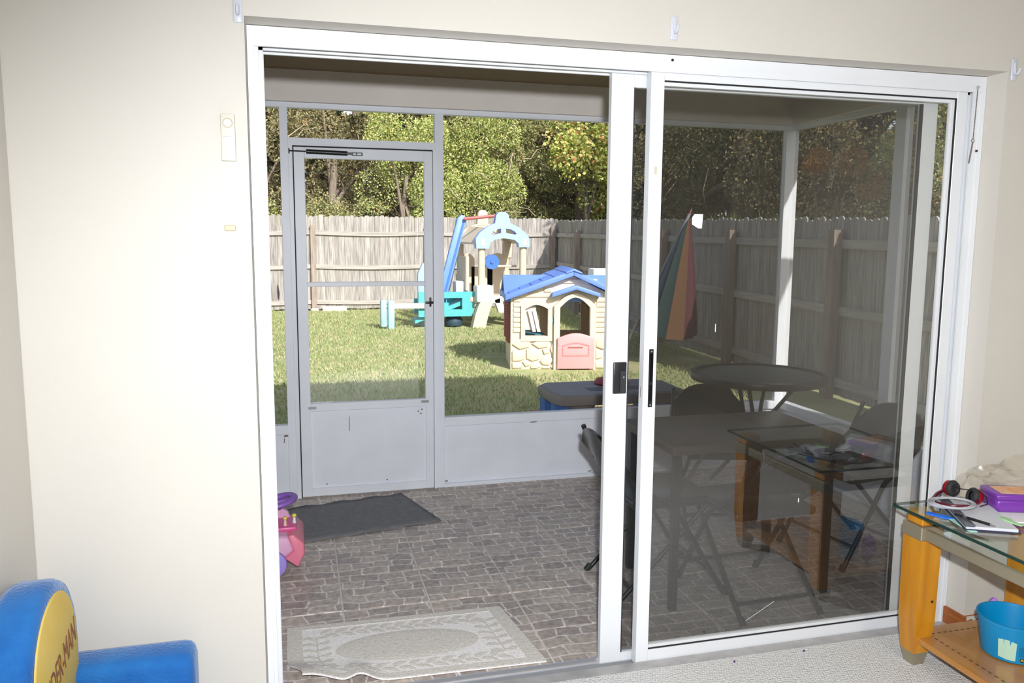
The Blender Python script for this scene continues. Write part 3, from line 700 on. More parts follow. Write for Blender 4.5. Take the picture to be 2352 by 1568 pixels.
# window surround, shutter, door surround
def ring(poly, poly2, y0, y1):
    m = MB(); n = len(poly)
    for i in range(n):
        j = (i + 1) % n; a, b, c, d = poly[i], poly[j], poly2[j], poly2[i]
        m.add([(a[0], y0, a[1]), (b[0], y0, b[1]), (c[0], y0, c[1]), (d[0], y0, d[1]), (a[0], y1, a[1]), (b[0], y1, b[1]), (c[0], y1, c[1]), (d[0], y1, d[1])],
              [(0, 1, 2, 3), (4, 7, 6, 5), (0, 4, 5, 1), (3, 2, 6, 7)])
    return m
o_ = archpts(WX0 - 0.05, WX1 + 0.05, WZ0 - 0.06, WZ1 + 0.05, 0.06); i_ = archpts(WX0, WX1, WZ0, WZ1, 0.05)
P_('window_surround', ring(o_, i_, -0.03, 0.0), cream, front)
sh = MB()
for kx in range(2): sh.prism([(WX0 + 0.03 + kx * 0.055, 0.70), (WX0 + 0.075 + kx * 0.055, 0.70), (WX0 + 0.13 + kx * 0.055, 0.45), (WX0 + 0.09 + kx * 0.055, 0.45)], 'y', -0.012, 0.01)
sh.box(WX0, WX0 + 0.13, 0.02, 0.035, 0.47, 0.75)
P_('shutter', sh, mat('white_shutter_plastic', (0.62, 0.55, 0.52), 0.5), front)
o_ = archpts(DX0 - 0.07, DX1 + 0.07, 0.0, DT + 0.05, 0.15); i_ = archpts(DX0, DX1, 0.0, DT, 0.12)
m_ = ring(o_[1:] + o_[:1], i_[1:] + i_[:1], -0.05, 0.0)
P_('door_surround', m_, cream, front)
P_('door_gable', MB().prism([(DX0 - 0.11, 0.865), (DX0 - 0.10, 0.915), (0.12, 1.005), (DX1 + 0.10, 0.915), (DX1 + 0.11, 0.865), (0.12, 0.955)], 'y', -0.13, 0.0, bevel=0.008), roofblue, front, smooth=40)
dr = P_('half_door', MB().prism(archpts(DX0 - 0.03, DX1 + 0.05, 0.015, 0.44, 0.06), 'y', -0.085, -0.05, bevel=0.008), pinkp, smooth=40, label='pink half door with mail slot')
P_('panel_groove', ring(archpts(DX0 + 0.03, DX1 - 0.01, 0.17, 0.335, 0.035), archpts(DX0 + 0.045, DX1 - 0.025, 0.185, 0.32, 0.03), -0.092, -0.083), mat('deep_pink', (0.75, 0.24, 0.25), 0.5), dr)
P_('mail_slot', MB().rbox(DX0 + 0.09, DX1 - 0.09, -0.088, -0.083, 0.262, 0.278, 0.003, 1), mat('slot_dark', (0.3, 0.08, 0.06), 0.6), dr)
P_('doorbell', MB().ell((-0.145, -0.01, 0.58), (0.022, 0.014, 0.045), 10, 8), mat('teal_plastic', (0.09, 0.42, 0.40), 0.45), front, smooth=60)
# siding boards and stones stand proud of the front wall
sid = []
for z in (0.44, 0.50, 0.56, 0.62, 0.68, 0.74, 0.80):
    sid += [(HX0 + 0.03, WX0 - 0.055, z), (WX1 + 0.055, DX0 - 0.075, z), (DX1 + 0.075, HX1 - 0.02, z)]
sid += [(HX0 + 0.03, DX0 - 0.10, 0.855), (-0.25, DX0 - 0.10, 0.915), (-0.2, 0.38, 1.02)]
for (a, b, z) in sid:
    if b - a < 0.03: continue
    P_('siding_board', MB().rbox(a, b, -0.014, 0.004, z + 0.004, z + 0.054, 0.005, 1), cream, front)
stones = [((-0.62, 0.30), (-0.50, 0.385), (-0.40, 0.35), (-0.42, 0.27), (-0.53, 0.24)), ((-0.39, 0.31), (-0.33, 0.34), (-0.17, 0.34), (-0.20, 0.27), (-0.30, 0.25)),
          ((-0.62, 0.22), (-0.53, 0.225), (-0.47, 0.19), (-0.47, 0.13), (-0.52, 0.105), (-0.62, 0.10)), ((-0.45, 0.24), (-0.40, 0.255), (-0.31, 0.24), (-0.27, 0.19), (-0.30, 0.12), (-0.38, 0.10), (-0.45, 0.13)),
          ((-0.26, 0.24), (-0.19, 0.25), (-0.18, 0.20), (-0.24, 0.18)), ((-0.17, 0.24), (-0.14, 0.33), (-0.085, 0.32), (-0.085, 0.13), (-0.12, 0.13)), ((-0.29, 0.10), (-0.24, 0.16), (-0.18, 0.17), (-0.13, 0.11), (-0.18, 0.05), (-0.26, 0.06)),
          ((-0.50, 0.09), (-0.47, 0.115), (-0.41, 0.09), (-0.41, 0.05), (-0.46, 0.035)), ((-0.62, 0.085), (-0.53, 0.09), (-0.50, 0.02), (-0.62, 0.015)), ((-0.40, 0.04), (-0.36, 0.085), (-0.31, 0.085), (-0.28, 0.03), (-0.33, 0.012), (-0.40, 0.012)),
          ((-0.12, 0.11), (-0.085, 0.11), (-0.085, 0.015), (-0.17, 0.02)), ((-0.25, 0.045), (-0.19, 0.04), (-0.17, 0.012), (-0.27, 0.012)),
          ((0.38, 0.34), (0.44, 0.38), (0.63, 0.36), (0.63, 0.28), (0.46, 0.24), (0.38, 0.27)), ((0.38, 0.24), (0.44, 0.22), (0.46, 0.14), (0.38, 0.12)), ((0.48, 0.22), (0.63, 0.25), (0.63, 0.12), (0.50, 0.11)), ((0.38, 0.09), (0.52, 0.09), (0.5, 0.015), (0.38, 0.015)), ((0.54, 0.1), (0.63, 0.1), (0.63, 0.015), (0.53, 0.015))]
for s_ in stones: P_('moulded_stone', MB().prism(list(s_), 'y', -0.022, 0.002, bevel=0.009), cream, front, smooth=60)
# side, back and inner faces
sw = MB().box(HX0, HX0 + 0.04, 0.05, 0.28, 0, WH).box(HX0, HX0 + 0.04, 0.72, HD, 0, WH).box(HX0, HX0 + 0.04, 0.28, 0.72, 0, 0.36).box(HX0, HX0 + 0.04, 0.28, 0.72, 0.76, WH)
P_('side_wall', sw, cream)
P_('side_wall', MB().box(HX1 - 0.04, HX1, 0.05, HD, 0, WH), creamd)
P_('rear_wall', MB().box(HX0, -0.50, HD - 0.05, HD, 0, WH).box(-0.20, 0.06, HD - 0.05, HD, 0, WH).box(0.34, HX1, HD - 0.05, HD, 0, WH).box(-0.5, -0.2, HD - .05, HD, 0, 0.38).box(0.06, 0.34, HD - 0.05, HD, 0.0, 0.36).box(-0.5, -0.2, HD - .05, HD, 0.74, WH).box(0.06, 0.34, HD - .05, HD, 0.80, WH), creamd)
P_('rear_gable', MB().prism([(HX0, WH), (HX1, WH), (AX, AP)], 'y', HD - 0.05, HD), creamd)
P_('table_ledge', MB().rbox(-0.45, -0.22, 0.1, 0.45, 0.385, 0.41, 0.01, 1), mat('dark_teal_plastic', (0.04, 0.16, 0.2), 0.5))
sb = P_('side_shutter', MB().rbox(HX0 - 0.03, HX0 + 0.005, 0.10, 0.27, 0.30, 0.80, 0.008, 1), mat('brick_red_plastic', (0.30, 0.07, 0.07), 0.55))
for j in range(14): P_('louver', MB().box(HX0 - 0.042, HX0 - 0.03, 0.12, 0.25, 0.32 + j * 0.033, 0.343 + j * 0.033), MATS['brick_red_plastic'], sb)
P_('side_shutter', MB().rbox(HX0 - 0.03, HX0 + 0.005, 0.73, 0.90, 0.30, 0.80, 0.008, 1), MATS['brick_red_plastic'])
# roof: two slopes of thick plastic with shingle relief
ov = 0.07
def slope(xe, name):
    za = AP + 0.03; ze = WH + (0.0)
    m = MB().prism([(xe, ze - 0.035), (xe, ze + 0.03), (AX, za + 0.02), (AX, za - 0.045)], 'y', -0.10, HD + 0.08, bevel=0.008)
    return P_(name, m, roofblue, smooth=40)
r1 = slope(HX0 - ov, 'roof_slope'); r2 = slope(HX1 + ov, 'roof_slope')
P_('roof_ridge', MB().prism([(AX - 0.10, AP + 0.005), (AX - 0.09, AP + 0.03), (AX, AP + 0.07), (AX + 0.09, AP + 0.03), (AX + 0.10, AP + 0.005), (AX, AP + 0.04)], 'y', -0.115, HD + 0.09, bevel=0.006), roofblue, smooth=40)
P_('cross_roof', MB().prism([(0.07, 0.80), (0.07, 0.86), (0.5, 1.10), (1.08, 0.84), (1.08, 0.795), (0.5, 1.055)], 'x', HX0 - ov, HX1 + ov, bevel=0.008), roofblue, smooth=40)
P_('side_gable', MB().prism([(0.02, WH - 0.02), (HD - 0.02, WH - 0.02), (0.5, 1.05)], 'x', HX0 + 0.005, HX0 + 0.035), cream)
x0 = HX0 - ov; L_ = math.hypot(AX - x0, AP - WH + 0.0); ang = math.atan2(AP + 0.02 - WH, AX - x0)
for rowi in range(5):
    for c in range(5):
        s0 = 0.05 + rowi * 0.14; y0_ = -0.05 + c * 0.22 + (0.11 if rowi % 2 else 0)
        if y0_ + 0.2 > HD + 0.06: continue
        T = Matrix.Translation((x0, 0, WH + 0.03)) @ Matrix.Rotation(-ang, 4, 'Y')
        P_('shingle', MB().rbox(s0, s0 + 0.13, y0_, y0_ + 0.205, 0.0, 0.008, 0.004, 1, T), roofblue, r1)
single('white_tub', MB().rbox(4.15, 4.45, 8.35, 8.6, GZ, 1.05, 0.03, 2), mat('white_plastic', (0.75, 0.76, 0.8), 0.5), 'white plastic box seen over the playhouse roof', 'box', smooth=40)

# ------------------------------------------------------------------ climber with slides
cmx = mat('sand_plastic', (0.62, 0.52, 0.40), 0.5, var=0.02, vscale=3)
bluep = mat('sky_blue_plastic', (0.30, 0.44, 0.78), 0.45, var=0.03, vscale=4)
tealp = mat('aqua_plastic', (0.08, 0.40, 0.43), 0.45, var=0.04, vscale=4)
whitep = mat('faded_white_plastic', (0.64, 0.63, 0.61), 0.55, var=0.03, vscale=4)
dkblue = mat('royal_blue_plastic', (0.05, 0.15, 0.45), 0.4)
cmT = thing('play_climber', 'sand and blue plastic climber tower with aqua slide by the back fence', 'playset', (3.3, 11.6, GZ))
CY = 11.3
def arc(cx, cz, r, a0, a1, n=10): return [(cx + r * math.cos(R(a0 + (a1 - a0) * i / n)), cz + r * math.sin(R(a0 + (a1 - a0) * i / n))) for i in range(n + 1)]
# blue arch on top (front), with its peak and two open windows
def plate(outline, holes, y0, y1):
    bm = bmesh.new(); es = []
    for poly in [outline] + holes:
        v = [bm.verts.new((p[0], y0, p[1])) for p in poly]
        es += [bm.edges.new((v[i], v[(i + 1) % len(v)])) for i in range(len(v))]
    r = bmesh.ops.triangle_fill(bm, edges=es, use_beauty=True)
    fs = [g for g in r['geom'] if isinstance(g, bmesh.types.BMFace)]
    ex = bmesh.ops.extrude_face_region(bm, geom=fs)
    for g in ex['geom']:
        if isinstance(g, bmesh.types.BMVert): g.co.y = y1
    return MB().bm(bm)
def zx(p): return (3.096 + (p[0] * 0.1914 + 1000 - 1093) * 0.0078, 1.895 - (p[1] * 0.1914 + 470 - 490) * 0.0075)
archm = MB()
def arcseg(cx, cz, r0, r1, a0, a1, y0, y1, n=8, sx=1.0):
    m = archm
    for i in range(n):
        t0 = R(a0 + (a1 - a0) * i / n); t1 = R(a0 + (a1 - a0) * (i + 1) / n)
        q = [(cx + sx * r0 * math.cos(t0), cz + r0 * math.sin(t0)), (cx + sx * r1 * math.cos(t0), cz + r1 * math.sin(t0)), (cx + sx * r1 * math.cos(t1), cz + r1 * math.sin(t1)), (cx + sx * r0 * math.cos(t1), cz + r0 * math.sin(t1))]
        m.prism(q, 'y', y0, y1)
outl = [(478, 525), (470, 405), (520, 332), (620, 258), (698, 222), (712, 130), (735, 98), (765, 88), (815, 88), (842, 104), (862, 140), (882, 222), (980, 268), (1060, 330), (1108, 400), (1114, 505), (985, 508), (978, 460), (930, 418), (800, 400), (695, 418), (640, 455), (625, 525)]
hl = [(650, 350), (672, 322), (720, 295), (768, 284), (770, 338), (720, 352), (662, 366)]
hr_ = [(826, 284), (880, 292), (930, 318), (955, 345), (940, 356), (880, 346), (828, 336)]
ax0, az0 = 3.56, 1.18
part('roof_arch', plate([zx(p) for p in outl], [[zx(p) for p in hl], [zx(p) for p in hr_]], CY - 0.10, CY + 0.06), bluep, cmT, smooth=30)
for cx_ in (552, 1052):
    part('arch_pad', MB().prism([zx(p) for p in ((cx_ - 25, 490), (cx_ - 25, 420), (cx_, 395), (cx_ + 25, 420), (cx_ + 25, 490))], 'y', CY - 0.106, CY - 0.099), cmx, cmT)
part('arch_bolt', MB().tube([(ax0 + 0.032 * math.cos(t * .52), CY - 0.075, az0 + 0.70 + 0.04 * math.sin(t * .52)) for t in range(12)], 0.006, 6, True), dkblue, cmT)
# sand arch behind, roof sheet between
archm = MB(); arcseg(3.42, 1.22, 0.42, 0.52, 10, 170, CY + 0.85, CY + 0.98, 12, 1.05)
for sgn in (-1, 1): archm.rbox(3.42 + sgn * 0.47 - 0.08, 3.42 + sgn * 0.47 + 0.08, CY + 0.83, CY + 1.0, 1.10, 1.40, 0.02, 1)
archm.prism([(3.30, 1.70), (3.52, 1.70), (3.50, 1.94), (3.45, 1.98), (3.37, 1.98), (3.33, 1.94)], 'y', CY + 0.84, CY + 0.97, bevel=0.012)
part('roof_arch', archm, cmx, cmT, smooth=40)
rs = MB()
for sgn in (-1, 1):
    a = [(ax0 + sgn * 0.26, 1.62), (ax0 + sgn * 0.49, 1.36)]; b = [(3.42 + sgn * 0.26, 1.66), (3.42 + sgn * 0.52, 1.38)]
    rs.add([(a[0][0], CY, a[0][1]), (a[1][0], CY, a[1][1]), (b[1][0], CY + 0.9, b[1][1]), (b[0][0], CY + 0.9, b[0][1]), (a[0][0], CY, a[0][1] + .03), (a[1][0], CY, a[1][1] + .03), (b[1][0], CY + 0.9, b[1][1] + .03), (b[0][0], CY + 0.9, b[0][1] + .03)],
           [(0, 1, 2, 3), (4, 7, 6, 5), (0, 4, 5, 1), (1, 5, 6, 2), (2, 6, 7, 3), (3, 7, 4, 0)])
part('roof_panel', rs, cmx, cmT)
for (x, y) in ((3.197, CY), (3.94, CY), (3.0, CY + 0.9), (3.86, CY + 0.9)):
    part('tower_post', MB().cyl((x, y, 0.45), (x, y, 1.36), 0.062, n=14), cmx, cmT, smooth=40)
    part('post_sleeve', MB().cyl((x, y, 0.45), (x, y, 0.82 if y > CY else 0.62), 0.085, n=14), cmx, cmT, smooth=40)
part('crossbar', MB().cyl((2.93, CY + 0.2, 1.80), (3.5, CY + 0.2, 1.86), 0.028, n=8), mat('rust_red_bar', (0.45, 0.10, 0.09), 0.5), cmT)
# panels of the tower body
part('side_panel', MB().rbox(2.94, 3.0, CY + 0.1, CY + 0.85, 0.55, 1.16, 0.015, 1), cmx, cmT)
part('rear_panel', MB().prism(archpts(3.0, 3.26, 0.3, 1.2, 0.1), 'y', CY + 0.86, CY + 0.93).prism(archpts(3.5, 3.9, 0.3, 1.2, 0.1), 'y', CY + 0.86, CY + 0.93).box(3.2, 3.6, CY + 0.86, CY + 0.93, 0.3, 0.95), cmx, cmT)
part('play_disc', MB().cyl((3.40, CY + 0.12, 1.06), (3.40, CY + 0.07, 1.06), 0.13, n=20).cyl((3.40, CY + 0.07, 1.06), (3.40, CY + 0.05, 1.06), 0.03, n=12), dkblue, cmT, smooth=40)
part('wheel_rail', MB().cyl((3.2, CY + 0.1, 0.98), (3.9, CY + 0.3, 0.98), 0.02, n=8), cmx, cmT)
part('corner_block', MB().rbox(3.08, 3.38, CY - 0.16, CY + 0.16, 0.37, 0.66, 0.03, 2), whitep, cmT, smooth=40)
part('corner_block', MB().rbox(2.78, 3.03, CY + 0.2, CY + 0.5, 0.42, 0.72, 0.03, 2), whitep, cmT, smooth=40)
part('deck', MB().rbox(3.0, 3.9, CY + 0.0, CY + 0.95, 0.36, 0.46, 0.02, 1), cmx, cmT)
# splayed legs
def leg(x0, z0, x1, z1, y, wd):
    pts = [(x0 + (x1 - x0) * t, z0 + (z1 - z0) * t + 0.10 * math.sin(math.pi * t)) for t in [i / 8 for i in range(9)]]
    m = MB()
    for i in range(8):
        (xa, za), (xb, zb) = pts[i], pts[i + 1]
        m.prism([(xa - wd, za), (xa + wd, za), (xb + wd, zb), (xb - wd, zb)], 'y', y - 0.10, y + 0.10)
    return m
part('splayed_leg', leg(3.12, GZ, 3.30, 0.42, CY - 0.05, 0.115), cmx, cmT, smooth=30)
part('splayed_leg', leg(3.95, GZ, 3.80, 0.42, CY, 0.10), cmx, cmT, smooth=30)
part('splayed_leg', leg(2.84, GZ, 2.96, 0.42, CY + 0.9, 0.10), mat('shaded_sand_plastic', (0.4, 0.28, 0.17), 0.6), cmT, smooth=30)  # rear leg: same sand plastic, its shade put into a darker colour
part('splayed_leg', leg(4.05, GZ, 3.85, 0.42, CY + 0.9, 0.10), cmx, cmT, smooth=30)
# blue ladder leg leaning on the left
bl = MB().prism([(2.43, 0.30), (2.60, 0.30), (2.98, 1.78), (2.96, 1.85), (2.90, 1.87), (2.83, 1.82)], 'y', CY + 0.25, CY + 0.35, bevel=0.01)
part('ladder_leg', bl, mat('medium_blue_plastic', (0.15, 0.28, 0.70), 0.45, var=0.04), cmT, smooth=40)
part('ladder_leg_groove', MB().prism([(2.545, 0.40), (2.585, 0.40), (2.95, 1.75), (2.92, 1.77)], 'y', CY + 0.243, CY + 0.25), dkblue, cmT)
part('ladder_leg', MB().prism([(2.62, 0.30), (2.76, 0.30), (3.05, 1.5), (3.02, 1.8), (2.95, 1.82)], 'y', CY + 0.95, CY + 1.03, bevel=0.01), bluep, cmT, smooth=40)
# aqua side board with its hand slot
poly_o = [(2.10, 0.12), (3.02, 0.12), (3.10, 0.30), (3.09, 0.54), (2.10, 0.54)]
sbm = MB().prism([(2.10, 0.12), (3.02, 0.12), (3.07, 0.24), (2.10, 0.24)], 'y', CY + 0.02, CY + 0.10).box(2.10, 2.42, CY + 0.02, CY + 0.10, 0.24, 0.44).prism([(2.86, 0.24), (3.07, 0.24), (3.09, 0.44), (2.86, 0.44)], 'y', CY + 0.02, CY + 0.10).box(2.10, 3.09, CY + 0.02, CY + 0.10, 0.44, 0.545)
sbm.box(2.42, 2.62, CY + 0.02, CY + 0.1, 0.24, 0.36)
part('aqua_side_board', sbm, tealp, cmT)
part('aqua_side_board', MB().box(2.1, 3.05, CY + 0.55, CY + 0.62, 0.14, 0.40), tealp, cmT)
part('slide_bed', MB().prism([(3.0, 0.44), (2.05, 0.05), (2.05, 0.0), (3.0, 0.36)], 'y', CY + 0.1, CY + 0.55), tealp, cmT)
# periwinkle upright piece seen behind the screen door stile
part('curved_ladder', MB().prism([(2.18, GZ), (2.36, GZ), (2.36, 0.95), (2.30, 1.06), (2.22, 1.02), (2.14, 0.85), (2.14, 0.3)], 'y', CY + 0.35, CY + 0.45, bevel=0.012), mat('dusty_blue_plastic', (0.30, 0.40, 0.66), 0.5), cmT, smooth=40)
part('white_arm', MB().rbox(3.36, 3.54, CY - 0.05, CY + 0.05, 0.33, 0.48, 0.02, 1).prism([(3.42, 0.40), (3.54, 0.44), (3.62, 0.18), (3.50, 0.18)], 'y', CY - 0.05, CY + 0.05), whitep, cmT)
single('dark_toy_seat', MB().lathe([(0.0, 0.0), (0.14, 0.02), (0.17, 0.1), (0.12, 0.2), (0.0, 0.24)], (2.75, CY + 0.25, GZ), 12), mat('dark_blue_rubber', (0.02, 0.05, 0.08), 0.6), 'dark round toy seat lying under the climber', 'toy', smooth=50)
# low beam on aqua posts
bb = thing('balance_beam', 'white balance beam on an aqua post beside the climber', 'beam', (1.9, 11.3, GZ))
part('beam', MB().rbox(1.62, 2.35, 11.25, 11.33, 0.27, 0.36, 0.012, 1), whitep, bb)
part('post', MB().rbox(1.57, 1.68, 11.22, 11.33, GZ, 0.42, 0.03, 2), mat('pale_aqua_plastic', (0.33, 0.58, 0.64), 0.5, var=0.1, vscale=8), bb, smooth=40)
part('post', MB().rbox(1.45, 1.56, 11.27, 11.40, GZ + 0.04, 0.43, 0.03, 2), mat('grey_aqua_plastic', (0.30, 0.45, 0.50), 0.5, var=0.1, vscale=8), bb, smooth=40)

# ------------------------------------------------------------------ children's picnic table just outside the screen
greyp = mat('grey_table_plastic', (0.25, 0.25, 0.29), 0.55, var=0.06, vscale=5)
greyb = mat('taupe_table_edge', (0.24, 0.21, 0.19), 0.6, var=0.06, vscale=5)
pt = thing('kids_picnic_table', "grey plastic children's picnic table with blue legs outside the porch", 'table', (2.24, 2.95, GZ))
pol = [(1.80, 2.66), (2.66, 2.64), (2.73, 2.75), (2.74, 3.1), (2.66, 3.2), (1.84, 3.2), (1.765, 3.1), (1.76, 2.78)]
part('tabletop', MB().prism(pol, 'z', 0.345, 0.415, bevel=0.012), greyb, pt, smooth=40)
part('top_inlay', MB().prism([(2.25 + (x - 2.25) * 0.95, 2.93 + (y - 2.93) * 0.92) for x, y in pol], 'z', 0.412, 0.418), greyp, pt)
part('tray_recess', MB().rbox(2.05, 2.5, 2.80, 2.92, 0.4175, 0.4195, 0.001, 1), mat('dark_recess', (0.1, 0.1, 0.12), 0.6), pt)
for x in (1.85, 2.58):
    part('leg', MB().prism([(2.66, GZ), (2.82, GZ), (2.88, 0.345), (2.78, 0.345)], 'x', x - 0.06, x + 0.06), dkblue, pt)
    part('leg', MB().prism([(3.02, 0.345), (2.98, GZ), (3.18, GZ), (3.12, 0.345)], 'x', x - 0.06, x + 0.06), dkblue, pt)
    part('leg_knuckle', MB().ell((x + 0.13, 2.78, 0.325), (0.10, 0.08, 0.05), 12, 8), mat('brown_knuckle', (0.20, 0.15, 0.12), 0.6), pt, smooth=60)
part('bench', MB().rbox(1.62, 2.75, 2.49, 2.60, 0.255, 0.30, 0.012, 1), mat('brick_bench_plastic', (0.40, 0.12, 0.11), 0.55), pt)
part('bench', MB().rbox(1.80, 2.75, 3.28, 3.46, 0.12, 0.16, 0.012, 1), MATS['brick_bench_plastic'], pt)
part('bench_strut', MB().box(1.8, 1.87, 2.55, 3.4, 0.10, 0.15).box(2.55, 2.62, 2.55, 3.4, 0.10, 0.15).box(1.8, 1.87, 2.53, 2.57, 0.1, 0.27).box(2.55, 2.62, 2.53, 2.57, 0.1, 0.27), dkblue, pt)
single('red_lid', MB().lathe([(0.0, 0.0), (0.12, 0.0), (0.13, 0.012), (0.11, 0.035), (0.05, 0.05), (0.0, 0.052)], (2.30, 3.03, 0.4185), 20), mat('red_lid_plastic', (0.35, 0.03, 0.05), 0.5), 'red plastic lid resting on the grey picnic table', 'lid', smooth=40)

# ------------------------------------------------------------------ closed striped umbrella leaning in the yard
um = thing('striped_umbrella', 'half closed beach umbrella with dark muted stripes leaning by the side fence', 'umbrella', (4.3, 7.0, GZ))
tip = Vector((4.86, 6.9, 1.76)); cB = Vector((4.62, 6.75, 0.28)); NS = 12
stripes = [srgb(34, 52, 74), srgb(26, 54, 54), srgb(98, 66, 40), srgb(82, 36, 46), srgb(76, 34, 46), srgb(24, 60, 54)]  # fence and tree shade is put into these darkened stripe colours
ringp = []
for k in range(NS):
    t = 2 * math.pi * k / NS
    fx = 0.44 if math.cos(t) < 0 else 0.30
    ringp.append((math.cos(t) * fx, math.sin(t) * 0.28, 0.03 * math.cos(2 * t)))
for k in range(NS):
    m_ = MB(); a = ringp[k]; b = ringp[(k + 1) % NS]; rows = 6; vs_ = []
    for i in range(rows + 1):
        s = i / rows; q = s ** 0.8
        c = tip.lerp(cB, s)
        for (p, dn) in ((a, 0), (((a[0] + b[0]) / 2 * 0.9, (a[1] + b[1]) / 2 * 0.9, (a[2] + b[2]) / 2), 0), (b, 0)):
            vs_.append(c + Vector((p[0] * q, p[1] * q, p[2] * q)))
    fs_ = []
    for i in range(rows):
        for j in range(2): fs_.append((i * 3 + j, i * 3 + j + 1, i * 3 + 4 + j, i * 3 + 3 + j))
    m_.add(vs_, fs_)
    c = stripes[k % 6]
    part('canopy_gore', m_, mat('canopy_%d' % (k % 6), c, 0.85, trans=0.15), um, smooth=60)
part('pole', MB().cyl((4.02, 7.05, GZ), tip + Vector((0.005, 0, 0.02)), 0.02, n=10), mat('grey_pole', (0.30, 0.30, 0.31), 0.4, metal=0.3), um, smooth=40)
part('finial', MB().cyl(tip, tip + Vector((0.03, 0, 0.09)), 0.02, 0.008, n=8), mat('finial_red', (0.2, 0.04, 0.05), 0.5), um)

# ------------------------------------------------------------------ woods beyond the fences
PAL = {
 'bright': [(0.0, (0.17, 0.22, 0.06)), (0.3, (0.38, 0.47, 0.13)), (0.6, (0.56, 0.62, 0.22)), (0.9, (0.72, 0.70, 0.32)), (1.0, (0.74, 0.55, 0.24))],
 'olive': [(0.0, (0.09, 0.085, 0.04)), (0.4, (0.25, 0.23, 0.115)), (0.7, (0.43, 0.385, 0.21)), (0.92, (0.40, 0.33, 0.18)), (1.0, (0.5, 0.30, 0.10))],
 'mixed': [(0.0, (0.12, 0.14, 0.05)), (0.4, (0.33, 0.37, 0.14)), (0.7, (0.50, 0.51, 0.24)), (0.93, (0.46, 0.42, 0.2)), (1.0, (0.6, 0.22, 0.12))],
 'yellow': [(0.0, (0.26, 0.34, 0.08)), (0.4, (0.46, 0.54, 0.14)), (0.75, (0.72, 0.70, 0.24)), (0.93, (0.80, 0.62, 0.26)), (1.0, (0.7, 0.25, 0.15))],
 'dark': [(0.0, (0.05, 0.055, 0.02)), (0.5, (0.13, 0.145, 0.06)), (0.85, (0.24, 0.24, 0.11)), (1.0, (0.36, 0.30, 0.17))],
 'rust': [(0.0, (0.30, 0.14, 0.05)), (0.5, (0.45, 0.24, 0.09)), (1.0, (0.58, 0.36, 0.16))],
 'palm': [(0.0, (0.16, 0.28, 0.05)), (0.5, (0.34, 0.46, 0.10)), (1.0, (0.55, 0.60, 0.22))],
}
for k_, p_ in PAL.items(): mat('leaf_' + k_, (0.2, 0.3, 0.1), 0.55, spec=0.35, island=p_, trans=0.3)
barkm = mat('bark', (0.13, 0.10, 0.08), 0.95, col2=(0.26, 0.21, 0.17), vscale=6, stretch=(4, 4, 0.7), bump=0.4, bscale=10)
twigm = mat('pale_twig', (0.36, 0.30, 0.22), 0.9)
def bushy(name, label, x, y, z0, z1, rx, ry, n, L, pal, trunk=0.08, group=None, cat='tree', blobs=18, twigs=0, aspect=0.55, bark=None):
    t = thing(name, label, cat, (x, y, GZ), group=group)
    bl_ = []
    for i in range(blobs):
        zz = RNG.uniform(z0, z1); s = 1 - 0.35 * ((zz - z0) / (z1 - z0) - 0.4) ** 2
        bl_.append((RNG.uniform(-rx, rx) * s * 0.8, RNG.uniform(-ry, ry) * s * 0.8, zz, RNG.uniform(0.28, 0.55) * min(rx, 1.2)))
    bl_ = np.array(bl_); idx = RNG.integers(0, blobs, n)
    d = RNG.normal(size=(n, 3)); d /= np.linalg.norm(d, axis=1, keepdims=True)
    rad = bl_[idx, 3] * (0.55 + 0.5 * RNG.random(n) ** 0.5)
    P = bl_[idx, :3] + d * rad[:, None] * np.array([1.0, 0.9, 1.0])
    P[:, 2] = np.maximum(P[:, 2], 0.03)
    LL = L * RNG.uniform(0.6, 1.25, n)
    D = d * 0.5 + RNG.normal(size=(n, 3)) * 0.6 + np.array([0, 0, -0.35])
    me = leaf_mesh(name + '_foliage', P, LL, LL * aspect, D)
    o = link_mesh('foliage', me, MATS['leaf_' + pal], t); o['kind'] = 'stuff'
    tr = MB(); h = (z0 + z1) * 0.55
    tr.tube([(0, 0, -0.05), (0.06, 0.03, h * 0.35), (-0.05, 0.02, h * 0.7), (0.05, 0, h)], [trunk * 1.2, trunk, trunk * 0.8, trunk * 0.5], 8)
    for i in range(5):
        b_ = bl_[i]; s0 = RNG.uniform(0.3, 0.8)
        tr.tube([(0, 0, h * s0), (b_[0] * 0.5, b_[1] * 0.5, (h * s0 + b_[2]) / 2 + 0.1), (b_[0], b_[1], b_[2])], [trunk * 0.5, trunk * 0.35, trunk * 0.15], 6)
    part('trunk', tr, bark or barkm, t, local=True, smooth=60)
    if twigs:
        tw = MB()
        for i in range(twigs):
            b_ = bl_[RNG.integers(0, blobs)]; p0 = Vector((b_[0], b_[1] - b_[3], b_[2])); p2 = p0 + Vector((RNG.uniform(-.5, .5), RNG.uniform(-.25, .1), RNG.uniform(-.6, .5)))
            tw.tube([p0, (p0 + p2) / 2 + Vector((RNG.uniform(-.1, .1), 0, RNG.uniform(-.1, .1))), p2], [0.013, 0.011, 0.006], 5)
        part('twigs', tw, twigm, t, local=True)
    return t
G1 = 'trees and shrubs beyond the back fence'
bushy('scraggly_tree', 'dark brown scraggly tree beyond the left end of the back fence', -1.0, 17.2, 0.8, 5.4, 1.3, 0.9, 16900, 0.068, 'olive', 0.10, G1, twigs=10)
bushy('yellowing_shrub', 'low yellowing shrub at the far left behind the back fence', -0.75, 16.1, 0.6, 2.1, 0.8, 0.45, 9100, 0.056, 'bright', 0.05, G1, cat='shrub')
bushy('bare_tree', 'brown half bare tree behind the upper pane of the screen door', 1.0, 17.6, 0.9, 5.6, 1.2, 0.9, 15600, 0.068, 'olive', 0.13, G1, twigs=16)
